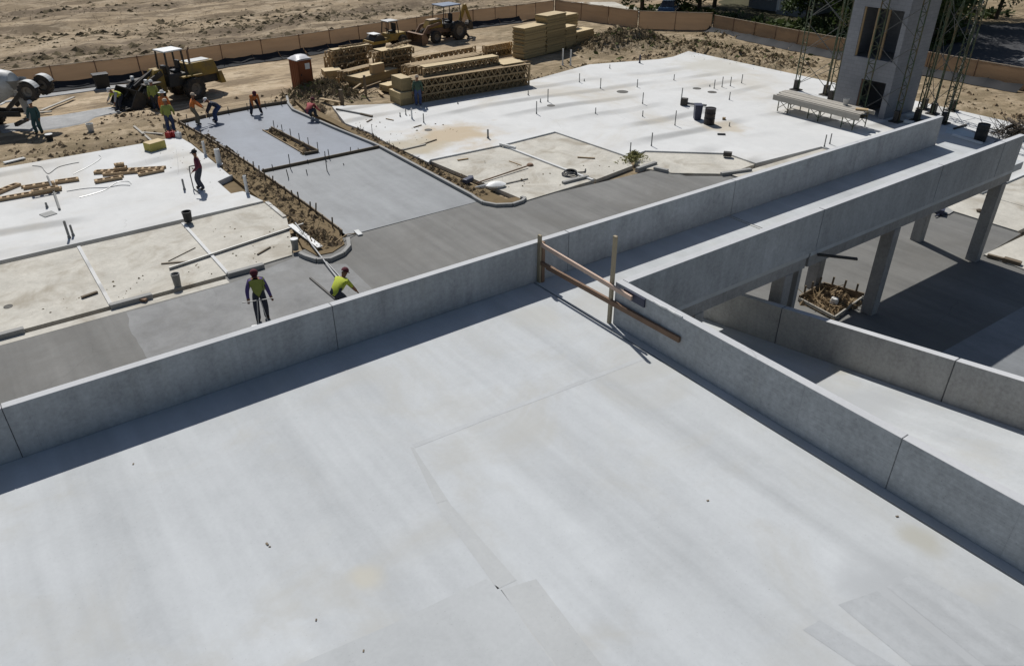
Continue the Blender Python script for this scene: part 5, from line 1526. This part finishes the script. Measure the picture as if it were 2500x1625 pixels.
zc_ = ZS + .015
cord([z6(*p, zc_) for p in [(290, 275), (370, 285), (400, 320), (440, 345), (520, 290), (620, 262), (710, 245)]], .016, 'pipe', 'grey cord curling across the back of the left slab')
cord([z6(*p, zc_) for p in [(890, 180), (905, 210), (800, 280), (700, 330), (660, 350)]], .016, 'alu', 'pale cord lying behind the right block rows')
cord([z6(*p, zc_) for p in [(1180, 440), (1150, 415), (1050, 425), (950, 490), (830, 530), (715, 560)]], .016, 'alu', 'pale cord curving in front of the short block row')
cord([z6(*p, zc_) for p in [(600, 505), (780, 478), (960, 470), (1080, 450), (1170, 452)]], .014, 'alu', 'thin pale cord in front of the block rows')
b = MB(); b.tube(z6(425, 370, ZS + .30), z6(480, 500, ZS + .08), .045); b.tube(z6(480, 500, ZS + .08), z6(535, 665, ZS + .05), .05); tag(b.build('long_pipe', M['pipe']), 'grey pipe lying over the left block row', 'pipe')
b = MB(); b.lathe([(0, 0), (.36, .0), (.36, .03), (0, .03)], (0, 0, 0), 4); o = recenter(b.build('cover_plate', M['patch']), z6(435, 712, ZS), .3); tag(o, 'small grey plate lying on the left slab by the pipes', 'plate')
cord([z6(1585, 130, zc_), z6(1600, 250, zc_), z6(1600, 350, zc_)], .012, 'alu', 'thin cord beside the standing worker on the left slab')
# bent handle held by the worker
hd = root('bent_pipe', 'bent dark steel pipe held by the worker on the left slab', 'tool', z6(1750, 490, ZS))
pz = g(z6(0, 0)[0] * 0 + 0 + 1740 / 3.683, 330 + 480 / 3.683, ZS)
b = MB(); b.path([z6(1790, 520, ZS + .03), z6(1740, 478, ZS + .03), pz + Vector((.0, .02, .62)), pz + Vector((.03, .02, 1.02)), pz + Vector((.3, -.05, 1.05))], .024, 6); b.build('bent_tube', M['black'], hd)

# soil-side items at the left
zl = zs(0, 130, 7.366)
board('long pale board on the soil, upper of two by the mixer truck', zl(740, 1030, .12), zl(1330, 790, .12), .2, .06, 'plank')
board('shorter pale board on the soil, lower of two by the mixer truck', zl(430, 1085, .12), zl(930, 1050, .12), .2, .06, 'plank')
board('pale board crossing another behind the left slab', zs(0, 0, 3.683)(1205, 1135, .15), zs(0, 0, 3.683)(1385, 1285, .1), .12, .05, 'plank')
board('pale board lying under the crossing one behind the left slab', zs(0, 0, 3.683)(1270, 1190, .1), zs(0, 0, 3.683)(1465, 1205, .1), .14, .05, 'plank')
q = root('waste_bin', 'black lidded bin standing against the fence on the left', 'bin', dd(240, 205, 0))
b = MB(); hexa(b, (-.4, .4, .6), (-.46, .46, .7), 0, .9); b.build('body', M['black'], q, world=False, bevel=.03)
b = MB(); b.bb((-.5, -.38, .9), (.5, .38, .96)); b.build('lid', M['black'], q, world=False, bevel=.02)


def drape(name, mat, cx, cy, rx, ry, rot, dz=.03, seed=1, kind='structure'):
    n, m = 36, 9; b = MB(); vs = []; fs = []
    rr = random.Random(seed); ph = [rr.uniform(0, 6) for _ in range(4)]
    for j in range(m + 1):
        for i in range(n):
            a = 2 * math.pi * i / n
            k = (1 + .16 * math.sin(3 * a + ph[0]) + .1 * math.sin(5 * a + ph[1]) + .06 * math.sin(9 * a + ph[2])) * j / m
            x, y = math.cos(a) * rx * k, math.sin(a) * ry * k
            X = cx + x * math.cos(rot) - y * math.sin(rot); Y = cy + x * math.sin(rot) + y * math.cos(rot)
            vs.append((X, Y, gz(X, Y) + dz * (1 if j < m else -1.5)))
    for j in range(m):
        for i in range(n):
            fs.append((j * n + i, (j + 1) * n + i, (j + 1) * n + (i + 1) % n, j * n + (i + 1) % n))
    b.add(vs, fs); o = b.build(name, M[mat], smooth=True); o['kind'] = kind
    return o


M['washout'] = concrete('grey_washout', (0.33, 0.33, 0.325), 0.2, 0.1, bscale=1.5)
q = zl(1250, 1180); drape('washout_patch', 'washout', q.x, q.y, 3.6, 1.5, .15, .05, 3)
q = zl(300, 1330); drape('washout_patch', 'washout', q.x, q.y, 1.2, .9, .15, .05, 4)
q = zl(1200, 720); drape('gravel_track', 'washout', q.x, q.y, 5.5, .55, .0, .05, 5)

# ================================================================== RIGHT SIDE ITEMS
zr7 = zs(2200, 250, 7.933)
b = MB(); b.lathe([(0, 0), (.29, 0), (.3, .3), (.31, .32), (.3, .34), (.3, .6), (.31, .62), (.3, .64), (.3, .9), (.26, .9), (.25, .85), (0, .85)], (0, 0, 0), 20)
tag(recenter(b.build('barrel', M['black'], smooth=True), zr7(1515, 745, ZS)), 'black barrel standing beyond the end of the footbridge', 'barrel')
b = MB(); b.sheet([tuple(zr7(*p, ZS)[:2]) for p in [(900, 480), (1150, 520), (1420, 600), (1440, 700), (1000, 620), (850, 600)]], ZS + .012); tag(b.build('plastic_sheet', M['plastic']), 'clear plastic sheet spread on the slab beyond the footbridge end', 'sheet')
board('white timber edging lying on the slab beyond the footbridge end', zr7(1000, 628, ZS + .06), zr7(1565, 795, ZS + .06), .16, .1, 'white', 'edging', 'edging_board')
board('white pipe lying on the slab beside the right scaffold', zr7(80, 260, ZS + .08), zr7(260, 240, ZS + .08), .14, .14, 'pvc', 'pipe', 'long_pipe')
board('thick white pipe lying nearest the footbridge end wall', zr7(60, 365, ZS + .1), zr7(240, 395, ZS + .1), .2, .16, 'pvc', 'pipe', 'long_pipe')
board('dark hose-like rail on the slab by the plastic sheet', zr7(1020, 510, ZS + .05), zr7(1260, 435, ZS + .05), .1, .08, 'iron', 'rail', 'steel_rail')
dp = zr7(2180, 620, ZS)
scatter('debris_heap', M['bark'], [(dp.x, dp.y, .8, .45)], 260, .9, 'stick', ZS, 31)
b = MB()
for i in range(7):
    a = rnd.uniform(-.5, .5) + .4; o_ = Vector((rnd.uniform(-.6, .6), rnd.uniform(-.3, .3), .1 + .09 * i)); u = Vector((math.cos(a), math.sin(a), rnd.uniform(-.1, .1))) * rnd.uniform(.6, 1.2)
    b.tube(dp + o_ - u, dp + o_ + u, .1, .07, 7)
o = b.build('log_pile', M['bark']); o['kind'] = 'stuff'
# planter pit under the footbridge
pit = root('planter_form', 'square dug planter edged with boards and stakes under the footbridge', 'planter', (22, 12, 0))
PC = [Vector((21.05, 12.62, 0)), Vector((22.55, 12.72, 0)), Vector((22.95, 11.42, 0)), Vector((20.9, 11.15, 0))]
b = MB(); b.prism([tuple(p[:2]) for p in PC], -.1, .012); b.build('soil', M['bed'], pit)
for i in range(4):
    a, c = PC[i], PC[(i + 1) % 4]
    b = MB(); b.bar(a + Vector((0, 0, .1)), c + Vector((0, 0, .1)), .05, .26 if i in (0, 1) else .1); b.build('form_board', M['formwood' if i in (0, 1) else 'plank'], pit)
    for t in (.2, .5, .8):
        q = a.lerp(c, t)
        if i in (0, 1): b = MB(); b.bar(q, q + Vector((rnd.uniform(-.06, .06), 0, .5)), .05, .05); b.build('stake', M['formwood'], pit)
b = MB(); b.lathe([(.13, 0), (.13, .22), (.11, .28), (0, .3)], (21.75, 11.75, .0), 14); b.build('pipe_cap', M['pvc'], pit, smooth=True)
scatter('planter_debris', M['lumber_d'], [(21.1, 11.3, 22.6, 12.5, 1, 1)], 150, .33, 'stick', .02, 41)
scatter('planter_clods', M['clod'], [(21.0, 11.3, 22.7, 12.5, 1, 1)], 300, .1, 'clod', .02, 42)
z8 = zs(2180, 430, 7.366)
b = MB(); b.path([z8(670, 590, ZW + .03), z8(780, 640, ZW + .03), z8(880, 670, ZW + .03), z8(760, 720, ZW + .03)], .03); b.box(z8(860, 620, ZW + .1), (.5, .3, .2), .4); tag(b.build('hand_tools', M['bluebin']), 'dark hand tools lying on grey slurry beyond the footbridge columns', 'tools')
q = z8(850, 620, 0); b = MB(); b.lathe([(0, 0), (.42, 0), (.5, -.004)], (q.x, q.y, ZW + .006), 7); o = b.build('slurry_spot', M['patch']); o['kind'] = 'structure'
q = z8(1550, 640, ZW); b = MB(); b.lathe([(0, 0), (.12, .02), (.14, .08), (.05, .12), (0, .12)], q, 7); tag(b.build('cloth_heap', M['bark']), 'small brown heap by the rightmost footbridge column', 'heap')
board('dark timber lying on the gravel right of the last column, upper', z8(1700, 1420, .08), z8(2000, 1500, .08), .12, .12, 'formwood', 'timber', 'timber')
board('dark timber lying on the gravel right of the last column, lower', z8(1990, 1490, .1), z8(2300, 1580, .1), .22, .16, 'formwood', 'timber', 'timber')
M['straw'] = leafmat('cut_straw', (0.26, 0.25, 0.09))
# clump of green straw at the walk corner
cl = zw(250, 640, .1)
st = root('straw_clump', 'yellow green heap of cut weeds at the corner of the right walks', 'weeds', cl)
rr = random.Random(5); b = MB()
for _ in range(700):
    a = rr.uniform(0, 6.28); r_ = abs(rr.gauss(0, .26)); p = Vector((math.cos(a) * r_ * 1.4, math.sin(a) * r_, max(0, .38 * (1 - r_ * 1.4) * rr.uniform(.2, 1.2))))
    u = Vector((rr.uniform(-1, 1), rr.uniform(-1, 1), rr.uniform(-.4, .9))).normalized() * rr.uniform(.06, .15); w = u.orthogonal().normalized() * .03
    b.add([p - w, p + w, p + u + w * .3, p + u - w * .3], [(0, 1, 2, 3)])
b.build('leaves', M['straw'], st, world=False)

# ================================================================== BACKGROUND BEYOND THE FENCE
def tree_mesh(seed, H, cr, low):
    rr = random.Random(seed)
    t = MB()
    base = Vector((0, 0, 0)); top = Vector((rr.uniform(-.5, .5), rr.uniform(-.5, .5), H * .55))
    t.tube(base + Vector((0, 0, -.3)), top, .24, .13, 9)
    cs = []
    for i in range(9):
        a = i * 2.4 + rr.uniform(-.4, .4); z = H * rr.uniform(.22, .5)
        s = base.lerp(top, z / top.z)
        e = s + Vector((math.cos(a), math.sin(a), rr.uniform(.1, .9))) * cr * rr.uniform(.5, .9)
        t.tube(s, e, .08, .03, 6); cs.append(e)
    for i in range(22):
        a = rr.uniform(0, 6.28); rad = cr * math.sqrt(rr.random()); z = low + (H - low) * rr.random() ** .8
        k = 1 - abs((z - low) / (H - low) - .4) * .9
        cs.append(Vector((math.cos(a) * rad * k, math.sin(a) * rad * k, z)))
    f = MB()
    for c in cs:
        R_ = cr * rr.uniform(.22, .42)
        for _ in range(130):
            v = Vector((rr.gauss(0, 1), rr.gauss(0, 1), rr.gauss(0, .8))).normalized() * R_ * rr.uniform(.5, 1.1)
            p = c + v
            if p.z < .3: continue
            u = Vector((rr.uniform(-1, 1), rr.uniform(-1, 1), rr.uniform(-1, 1))).normalized() * rr.uniform(.14, .28); w = u.orthogonal().normalized() * rr.uniform(.07, .14)
            f.add([p - u, p + w, p + u, p - w], [(0, 1, 2, 3)])
    return t, f


protos = []
for i, (H, cr, low) in enumerate(((11, 4.2, 1.6), (9, 3.6, .9), (12.5, 4.8, 2.2))):
    t, f = tree_mesh(20 + i, H, cr, low)
    r = root('tree', 'dark leafy tree', 'tree', (0, 0, 0))
    t.build('trunk', M['bark'], r); f.build('crown', M['leaf'], r)
    protos.append(r)
TR = [(64.5, 56.5, 1), (69.0, 58.5, 0), (74.5, 58.0, 2), (66.5, 61.5, 2), (81.0, 54.0, 0), (67.5, 45.8, 1), (65.0, 41.0, 1), (63.6, 37.2, 1), (70.0, 42.5, 2), (67.5, 39.3, 0), (72.0, 39.6, 0), (76.5, 40.0, 2), (81.0, 39.0, 0), (85.5, 37.0, 2), (91.0, 35.0, 0), (97.0, 35.0, 2), (82.0, 46.0, 1), (88.0, 42.0, 0), (60.6, 60.8, 1), (90, 52, 0), (65.6, 34.2, 1), (69.3, 34.6, 1)]
LB = ['low bushy dark tree beyond the right fence', 'tall dark tree beyond the right fence with hanging crown', 'tallest kind of dark tree beyond the right fence']
used = set()
for (x, y, k) in TR:
    lab = ['tall dark leafy tree', 'low bushy dark leafy tree', 'tallest dark leafy tree'][k] + ' beyond the right-hand fence'
    if k not in used:
        used.add(k); o = protos[k]; o.location = (x, y, .0); o['label'] = lab; o['group'] = 'trees beyond the right fence'
    else:
        o = dup(protos[k], (x, y, .0), rnd.uniform(0, 6.28), lab, 'trees beyond the right fence'); s = rnd.uniform(.85, 1.15); o.scale = (s, s, s)
scatter('undergrowth', M['leaf2'], [(60, 52, 66, 62, 1, 1), (63, 38, 70, 47, 1.4, 1), (72, 37, 90, 44, 1, 1), (60, 34, 66, 50, 1.2, 1), (64.5, 32.5, 72, 36.5, .8, 1)], 9000, .28, 'leaf', 0.05, 51)
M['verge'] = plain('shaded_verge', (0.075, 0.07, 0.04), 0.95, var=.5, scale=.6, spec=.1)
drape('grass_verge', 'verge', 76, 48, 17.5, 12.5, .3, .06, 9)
hs = root('house', 'grey single storey house half hidden by trees beyond the fence', 'house', (74, 52, 0))
M['siding'] = plain('grey_siding', (0.20, 0.215, 0.23), 0.8, var=.1)
b = MB(); b.bb((71.5, 48.8, -.1), (79, 56, 3.0)); b.build('wall', M['siding'], hs)
b = MB(); b.add([(70.9, 48.2, 3.0), (79.6, 48.2, 3.0), (79.6, 56.6, 3.0), (70.9, 56.6, 3.0), (70.9, 52.4, 4.7), (79.6, 52.4, 4.7)], [(0, 1, 5, 4), (2, 3, 4, 5), (0, 4, 3), (1, 2, 5), (0, 3, 2, 1)]); b.build('roof', M['iron'], hs)
for (y, w) in ((50.3, .9), (53.6, 1.1)):
    b = MB(); b.bb((71.42, y - w / 2, 1.0), (71.497, y + w / 2, 2.1)); o = b.build('window', M['dirtywhite'], hs); b = MB(); b.bb((71.40, y - w / 2 + .08, 1.08), (71.418, y + w / 2 - .08, 2.02)); b.build('pane', M['glass'], o)
b = MB(); b.bb((71.42, 51.5, 0), (71.497, 52.4, 2.05)); b.build('door', M['white'], hs)
b = MB(); b.bb((70.2, 47.2, .0), (71.2, 51.4, .42)); b.build('porch', M['siding'], hs)
for y in (47.4, 51.2): b = MB(); b.bb((70.25, y - .06, .42), (70.37, y + .06, 2.9)); b.build('porch_post', M['white'], hs)
# parked blue car seen over the fence
cr_ = root('parked_car', 'blue car parked behind the fence corner, only its roof showing', 'car', (61.2, 57.6, .05), R(35))
M['carblue'] = plain('blue_car_paint', (0.05, 0.10, 0.17), 0.25, .2, .05, spec=.5)
b = MB(); prof = [(-2.2, .45, .35), (-2.15, .85, .9), (-1.5, .95, 1.0), (1.0, .9, 1.0), (2.1, .72, .88), (2.2, .4, .7)]
hexa(b, (-2.2, 2.2, 1.7), (-2.15, 2.1, 1.72), .3, .72); hexa(b, (-2.15, 2.1, 1.72), (-2.0, 1.2, 1.6), .721, .95); b.build('body', M['carblue'], cr_, world=False, bevel=.08)
b = MB(); hexa(b, (-1.75, 1.0, 1.5), (-1.2, .3, 1.2), .951, 1.42); b.build('cabin_glass', M['glass'], cr_, world=False, bevel=.05)
b = MB(); b.bb((-1.2, -.6, 1.421), (.3, .6, 1.46)); b.build('roof', M['carblue'], cr_, world=False, bevel=.02)
for x in (-1.35, 1.35):
    for y in (-.78, .78): wheel(cr_, x, y, .32, .2)

# ================================================================== PEOPLE
def cmat(n, c): 
    M[n] = plain(n, c, .85, 0, .15, 8); return n


for n, c in (('skin', (.26, .135, .08)), ('hivis', (.46, .52, .06)), ('hivis_dim', (.27, .31, .08)), ('orange', (.62, .19, .05)), ('purple', (.10, .07, .20)), ('darkcloth', (.042, .046, .062)), ('jeans', (.045, .065, .14)), ('khaki', (.20, .17, .12)),
             ('greencloth', (.05, .085, .06)), ('teal', (.05, .10, .10)), ('maroonshirt', (.14, .03, .045)), ('redshirt', (.42, .10, .10)), ('boot', (.05, .035, .025)), ('hatwhite', (.72, .72, .70)), ('hatmaroon', (.10, .02, .03)), ('hattan', (.50, .40, .30)), ('hatblack', (.02, .02, .022)), ('greyshirt', (.45, .45, .45)), ('hair', (.02, .015, .012))):
    cmat(n, c)


def ik(a, c, l1, l2, pole):
    d = c - a; L = min(d.length, (l1 + l2) * .999); d = d.normalized()
    x = (l1 * l1 - l2 * l2 + L * L) / (2 * L); h = math.sqrt(max(0, l1 * l1 - x * x))
    p = pole - d * pole.dot(d); p.normalize()
    return a + d * x + p * h, a + d * L


def person(label, loc, face, shirt, pants, hat, lean=0.0, hip=.95, feet=((-.12, .0), (.12, .0)), hands=((-.3, .12, .86), (.3, .12, .86)), vest=None, sleeves=True, look=0.0, brim=False, turn=0.0):
    r = root('person', label, 'person', loc, face)
    V = Vector
    p = V((0, -.28 * math.sin(lean) - (.95 - hip) * .22, hip))
    u = V((math.sin(turn) * math.sin(lean), math.sin(lean) * math.cos(turn), math.cos(lean))); ul = lean * .75 - look
    sp, ch, nk = p + u * .2, p + u * .42, p + u * .55
    hu = V((math.sin(turn) * math.sin(ul), math.sin(ul), math.cos(ul)))
    h0, h1 = nk + hu * .12, nk + hu * .24
    vs = [p, sp, ch, nk, h0, h1]; rad = [.17, .17, .19, .062, .09, .10]
    es = [(0, 1), (1, 2), (2, 3), (3, 4), (4, 5)]; segs = [(p, sp, 1), (sp, ch, 1), (ch, nk - u * .04, 1), (nk, h1, 0)]

    def addv(v, rr_, par): vs.append(v); rad.append(rr_); es.append((par, len(vs) - 1)); return len(vs) - 1
    for k, s in enumerate((-1, 1)):
        hp = p + V((s * .105, 0, -.04)); ft = V((feet[k][0], feet[k][1], .09))
        kn, an = ik(hp, ft, .44, .43, V((s * .12, 1, .1)))
        i = addv(hp, .135, 0); j = addv(kn, .108, i); m_ = addv(an, .092, j); addv(V((an.x + s * .03, an.y + .16, .05)), .052, m_)
        segs += [(hp, kn, 2), (kn, an, 2), (an - V((0, 0, .03)), V((an.x + s * .03, an.y + .16, .05)), 3)]
        shd = p + u * .47 + V((s * .205, 0, 0)); hn = V(hands[k])
        el, wr = ik(shd, hn, .30, .27, V((s * .6, -.8, -.3)))
        i = addv(shd, .095, 2); j = addv(el, .074, i); m_ = addv(wr, .052, j)
        d = (wr - el).normalized(); pm_ = wr + d * .07; q = addv(pm_, .036, m_)
        side = d.cross(V((0, 0, 1)) if abs(d.z) < .9 else V((0, 1, 0))).normalized()
        for f_, (o_, L) in enumerate(((-.03, .062), (-.01, .075), (.01, .07), (.03, .055))):
            a_ = pm_ + side * o_ + d * .035; i2 = addv(a_, .0105, q); i3 = addv(a_ + d * L * .55, .010, i2); addv(a_ + d * L * .8 + V((0, -.01, -.025)), .009, i3)
        a_ = pm_ - side * .04 * s; i2 = addv(a_, .012, q); addv(a_ - side * .03 * s + d * .035, .010, i2)
        segs += [(shd, el, 1 if True else 0), (el, wr, 1 if sleeves else 0), (wr + d * .02, pm_ + d * .1, 0)]
    me = bpy.data.meshes.new('sk'); me.from_pydata([tuple(v) for v in vs], es, [])
    ob = bpy.data.objects.new('sk', me); COL.objects.link(ob)
    ob.modifiers.new('skin', 'SKIN')
    for i, v in enumerate(me.skin_vertices[0].data):
        v.radius = (rad[i], rad[i]); v.use_root = (i == 0)
    ss = ob.modifiers.new('sub', 'SUBSURF'); ss.levels = 1
    dg = bpy.context.evaluated_depsgraph_get()
    ev = bpy.data.meshes.new_from_object(ob.evaluated_get(dg))
    b = MB(); vv = [v.co.copy() for v in ev.vertices]
    b.v = [tuple(v) for v in vv]
    for f in ev.polygons:
        c = f.center; best = 9e9; tg = 1
        for (a, e, t) in segs:
            ab = e - a; k = max(0, min(1, (c - a).dot(ab) / ab.dot(ab))); dd_ = (c - a - ab * k).length
            if dd_ < best: best = dd_; tg = t
        b.f.append(tuple(f.vertices)); b.m.append(tg)
    bpy.data.objects.remove(ob); bpy.data.meshes.remove(me); bpy.data.meshes.remove(ev)
    nbody = len(b.f)
    # face: nose, ears, eyes
    fw = V((0, hu.z, -hu.y)); hc = h0 + hu * .05
    m3 = Matrix((V((1, 0, 0)), fw, hu)).transposed()
    b.box(hc + fw * .10, (.025, .04, .045), 0, 0, m3)
    for s in (-1, 1):
        b.box(hc + V((s * .092, 0, 0)), (.02, .04, .06), 0, 0, m3); b.box(hc + fw * .088 + V((s * .035, 0, 0)) + hu * .025, (.024, .012, .012), 0, 4, m3)
    b.box(hc + fw * .09 - hu * .05, (.045, .012, .01), 0, 4, m3)
    b.build('body', [M['skin'], M[shirt], M[pants], M['boot'], M['hair']], r, world=False, smooth=True)
    hb = MB(); R_ = .125
    prof = [(R_ * 1.02, 0), (R_, .05), (R_ * .8, .1), (R_ * .45, .135), (0, .145)]
    if brim: prof = [(R_ * 1.75, -.01), (R_ * 1.7, .005)] + prof
    hb.lathe(prof, h1 - hu * .015, 14, 0, hu)
    if not brim: hb.bar(h1 + fw * .09 - hu * .005, h1 + fw * .19 - hu * .02, .15, .012)
    hb.build('hard_hat' if not brim else 'sun_hat', M[hat], r, world=False, smooth=True)
    if vest:
        idx = {}; vb = MB()
        nrm = {}
        for f, t in zip(b.f[:nbody], b.m[:nbody]):
            if t != 1: continue
            c = sum((vv[i] for i in f), V((0, 0, 0))) / len(f)
            if (c - p).dot(u) < -.02 or (c - p).dot(u) > .54: continue
            lat = abs((c - p).x)
            if lat > .235: continue
            n_ = (vv[f[1]] - vv[f[0]]).cross(vv[f[2]] - vv[f[0]])
            if n_.length: n_.normalize()
            for i in f: nrm[i] = nrm.get(i, V((0, 0, 0))) + n_
            vb.f.append(f)
        ids = sorted(nrm); mp = {i: k for k, i in enumerate(ids)}
        vb.v = [tuple(vv[i] + nrm[i].normalized() * .016) for i in ids]; vb.f = [tuple(mp[i] for i in f) for f in vb.f]; vb.m = [0] * len(vb.f)
        if vb.f: vb.build('vest', M[vest], r, world=False, smooth=True)
    return r


def towards(x, y, deg=0):
    return math.atan2(-y, -x) - math.pi / 2 + R(deg)


c = g(643, 776)
person('worker in yellow vest and maroon hat standing on the drive with a float machine', c, towards(c.x, c.y, 0), 'purple', 'darkcloth', 'hatmaroon', .16, .92, ((-.12, .02), (.15, .14)), ((-.36, .24, .84), (.34, .28, .92)), 'hivis_dim', True, -.15, False, .12)
sc = root('float_machine', 'walk behind float with white shoes held by the yellow vested worker', 'tool', c + Vector((-.1, -.25, 0)), towards(c.x, c.y, 0))
b = MB(); b.tube((-.46, .3, .95), (.5, .3, .97), .016); b.build('handle_bar', M['steel'], sc, world=False)
for s in (-1, 1): b = MB(); b.tube((s * .05, .3, .95), (s * .16, .35, .06), .016); b.build('strut', M['alu'], sc, world=False)
b = MB(); b.bb((-.42, .26, .01), (.42, .46, .05)); b.build('blade', M['iron'], sc, world=False)
for s in (-1, 1): b = MB(); b.bb((s * .28 - .1, .28, .051), (s * .28 + .1, .44, .12)); b.build('shoe', M['white'], sc, world=False, bevel=.03)
c = g(838, 762)
person('worker in bright yellow shirt and dark maroon cap bending behind the deck wall', c, R(-62), 'hivis', 'darkcloth', 'hatmaroon', 1.0, .88, ((-.16, .0), (.18, .12)), ((-.34, .30, .62), (.30, .62, .42)), None, False, .1)
c = z6(1825, 485, ZS)
person('worker in maroon shirt and black cap standing on the left slab', c, R(75), 'maroonshirt', 'darkcloth', 'hatblack', .06, .94, ((-.13, -.05), (.14, .12)), ((-.42, .2, 1.02), (.25, .12, .84)), None, True)
c = dd(366, 258, .02)
person('worker in pale green vest standing against the loader wheel', c, towards(c.x, c.y, 170), 'hivis_dim', 'darkcloth', 'hatwhite', .08, .94, vest='hivis_dim')
c = zs(250, 100, 7.366)(330, 1260, .05)
person('worker in yellow vest and white sleeves bending by the loader bucket', c, R(110), 'greyshirt', 'darkcloth', 'hatwhite', 1.0, .88, ((-.15, 0), (.16, .1)), ((-.4, .5, .5), (.4, .5, .55)), 'hivis')
c = zs(250, 100, 7.366)(1190, 1470, .05)
person('worker in orange shirt with wide white sun hat behind the yellow vested one', c, towards(c.x, c.y, 160), 'orange', 'darkcloth', 'hatwhite', .1, .94, brim=True)
c = zs(250, 100, 7.366)(1250, 1640, .05)
person('worker in pale yellow shirt and blue jeans with tan cap by the red cans', c, towards(c.x, c.y, 175), 'hivis_dim', 'jeans', 'hattan', .12, .94, ((-.14, 0), (.14, .08)), ((-.3, .3, .95), (.3, .3, .95)), 'hivis_dim')
c = zs(250, 100, 7.366)(1700, 1510, .01)
person('worker in orange shirt and tan cap standing at the wet slab corner', c, R(-100), 'orange', 'khaki', 'hattan', .25, .93, ((-.13, 0), (.13, .1)), ((-.15, .5, 1.0), (.2, .5, .95)))
c = zs(250, 100, 7.366)(2060, 1450, .02)
person('dark clothed worker with white hat bending over the back form', c, R(80), 'darkcloth', 'jeans', 'hatwhite', 1.05, .86, ((-.16, 0), (.16, .08)), ((-.25, .6, .35), (.25, .62, .3)))
c = zs(440, 220, 5.157)(960, 300, .02)
person('worker in orange shirt bending wide legged over the wet slab edge', c, R(175), 'orange', 'darkcloth', 'hatmaroon', 1.0, .84, ((-.3, 0), (.3, 0)), ((-.2, .6, .25), (.2, .6, .22)))
c = zs(700, 220, 7.933)(495, 535, .14)
person('crouching worker in red shirt at the kerb beside the brush heap', c, R(-60), 'redshirt', 'darkcloth', 'hatmaroon', .85, .45, ((-.14, .05), (.16, .15)), ((-.2, .55, .2), (.25, .55, .22)))
c = zs(780, 100, 7.933)(1920, 1255, ZS)
person('worker in dark green shirt and blue jeans standing at the big truss stack', c, towards(c.x, c.y, 180), 'greencloth', 'jeans', 'hattan', .05, .94)
c = zl(725, 1445, .05)
person('worker in teal work clothes and white hat beside the mixer truck', c, R(150), 'teal', 'teal', 'hatwhite', .08, .94, ((-.12, 0), (.12, .06)), ((-.3, .2, .9), (.3, .2, .9)))
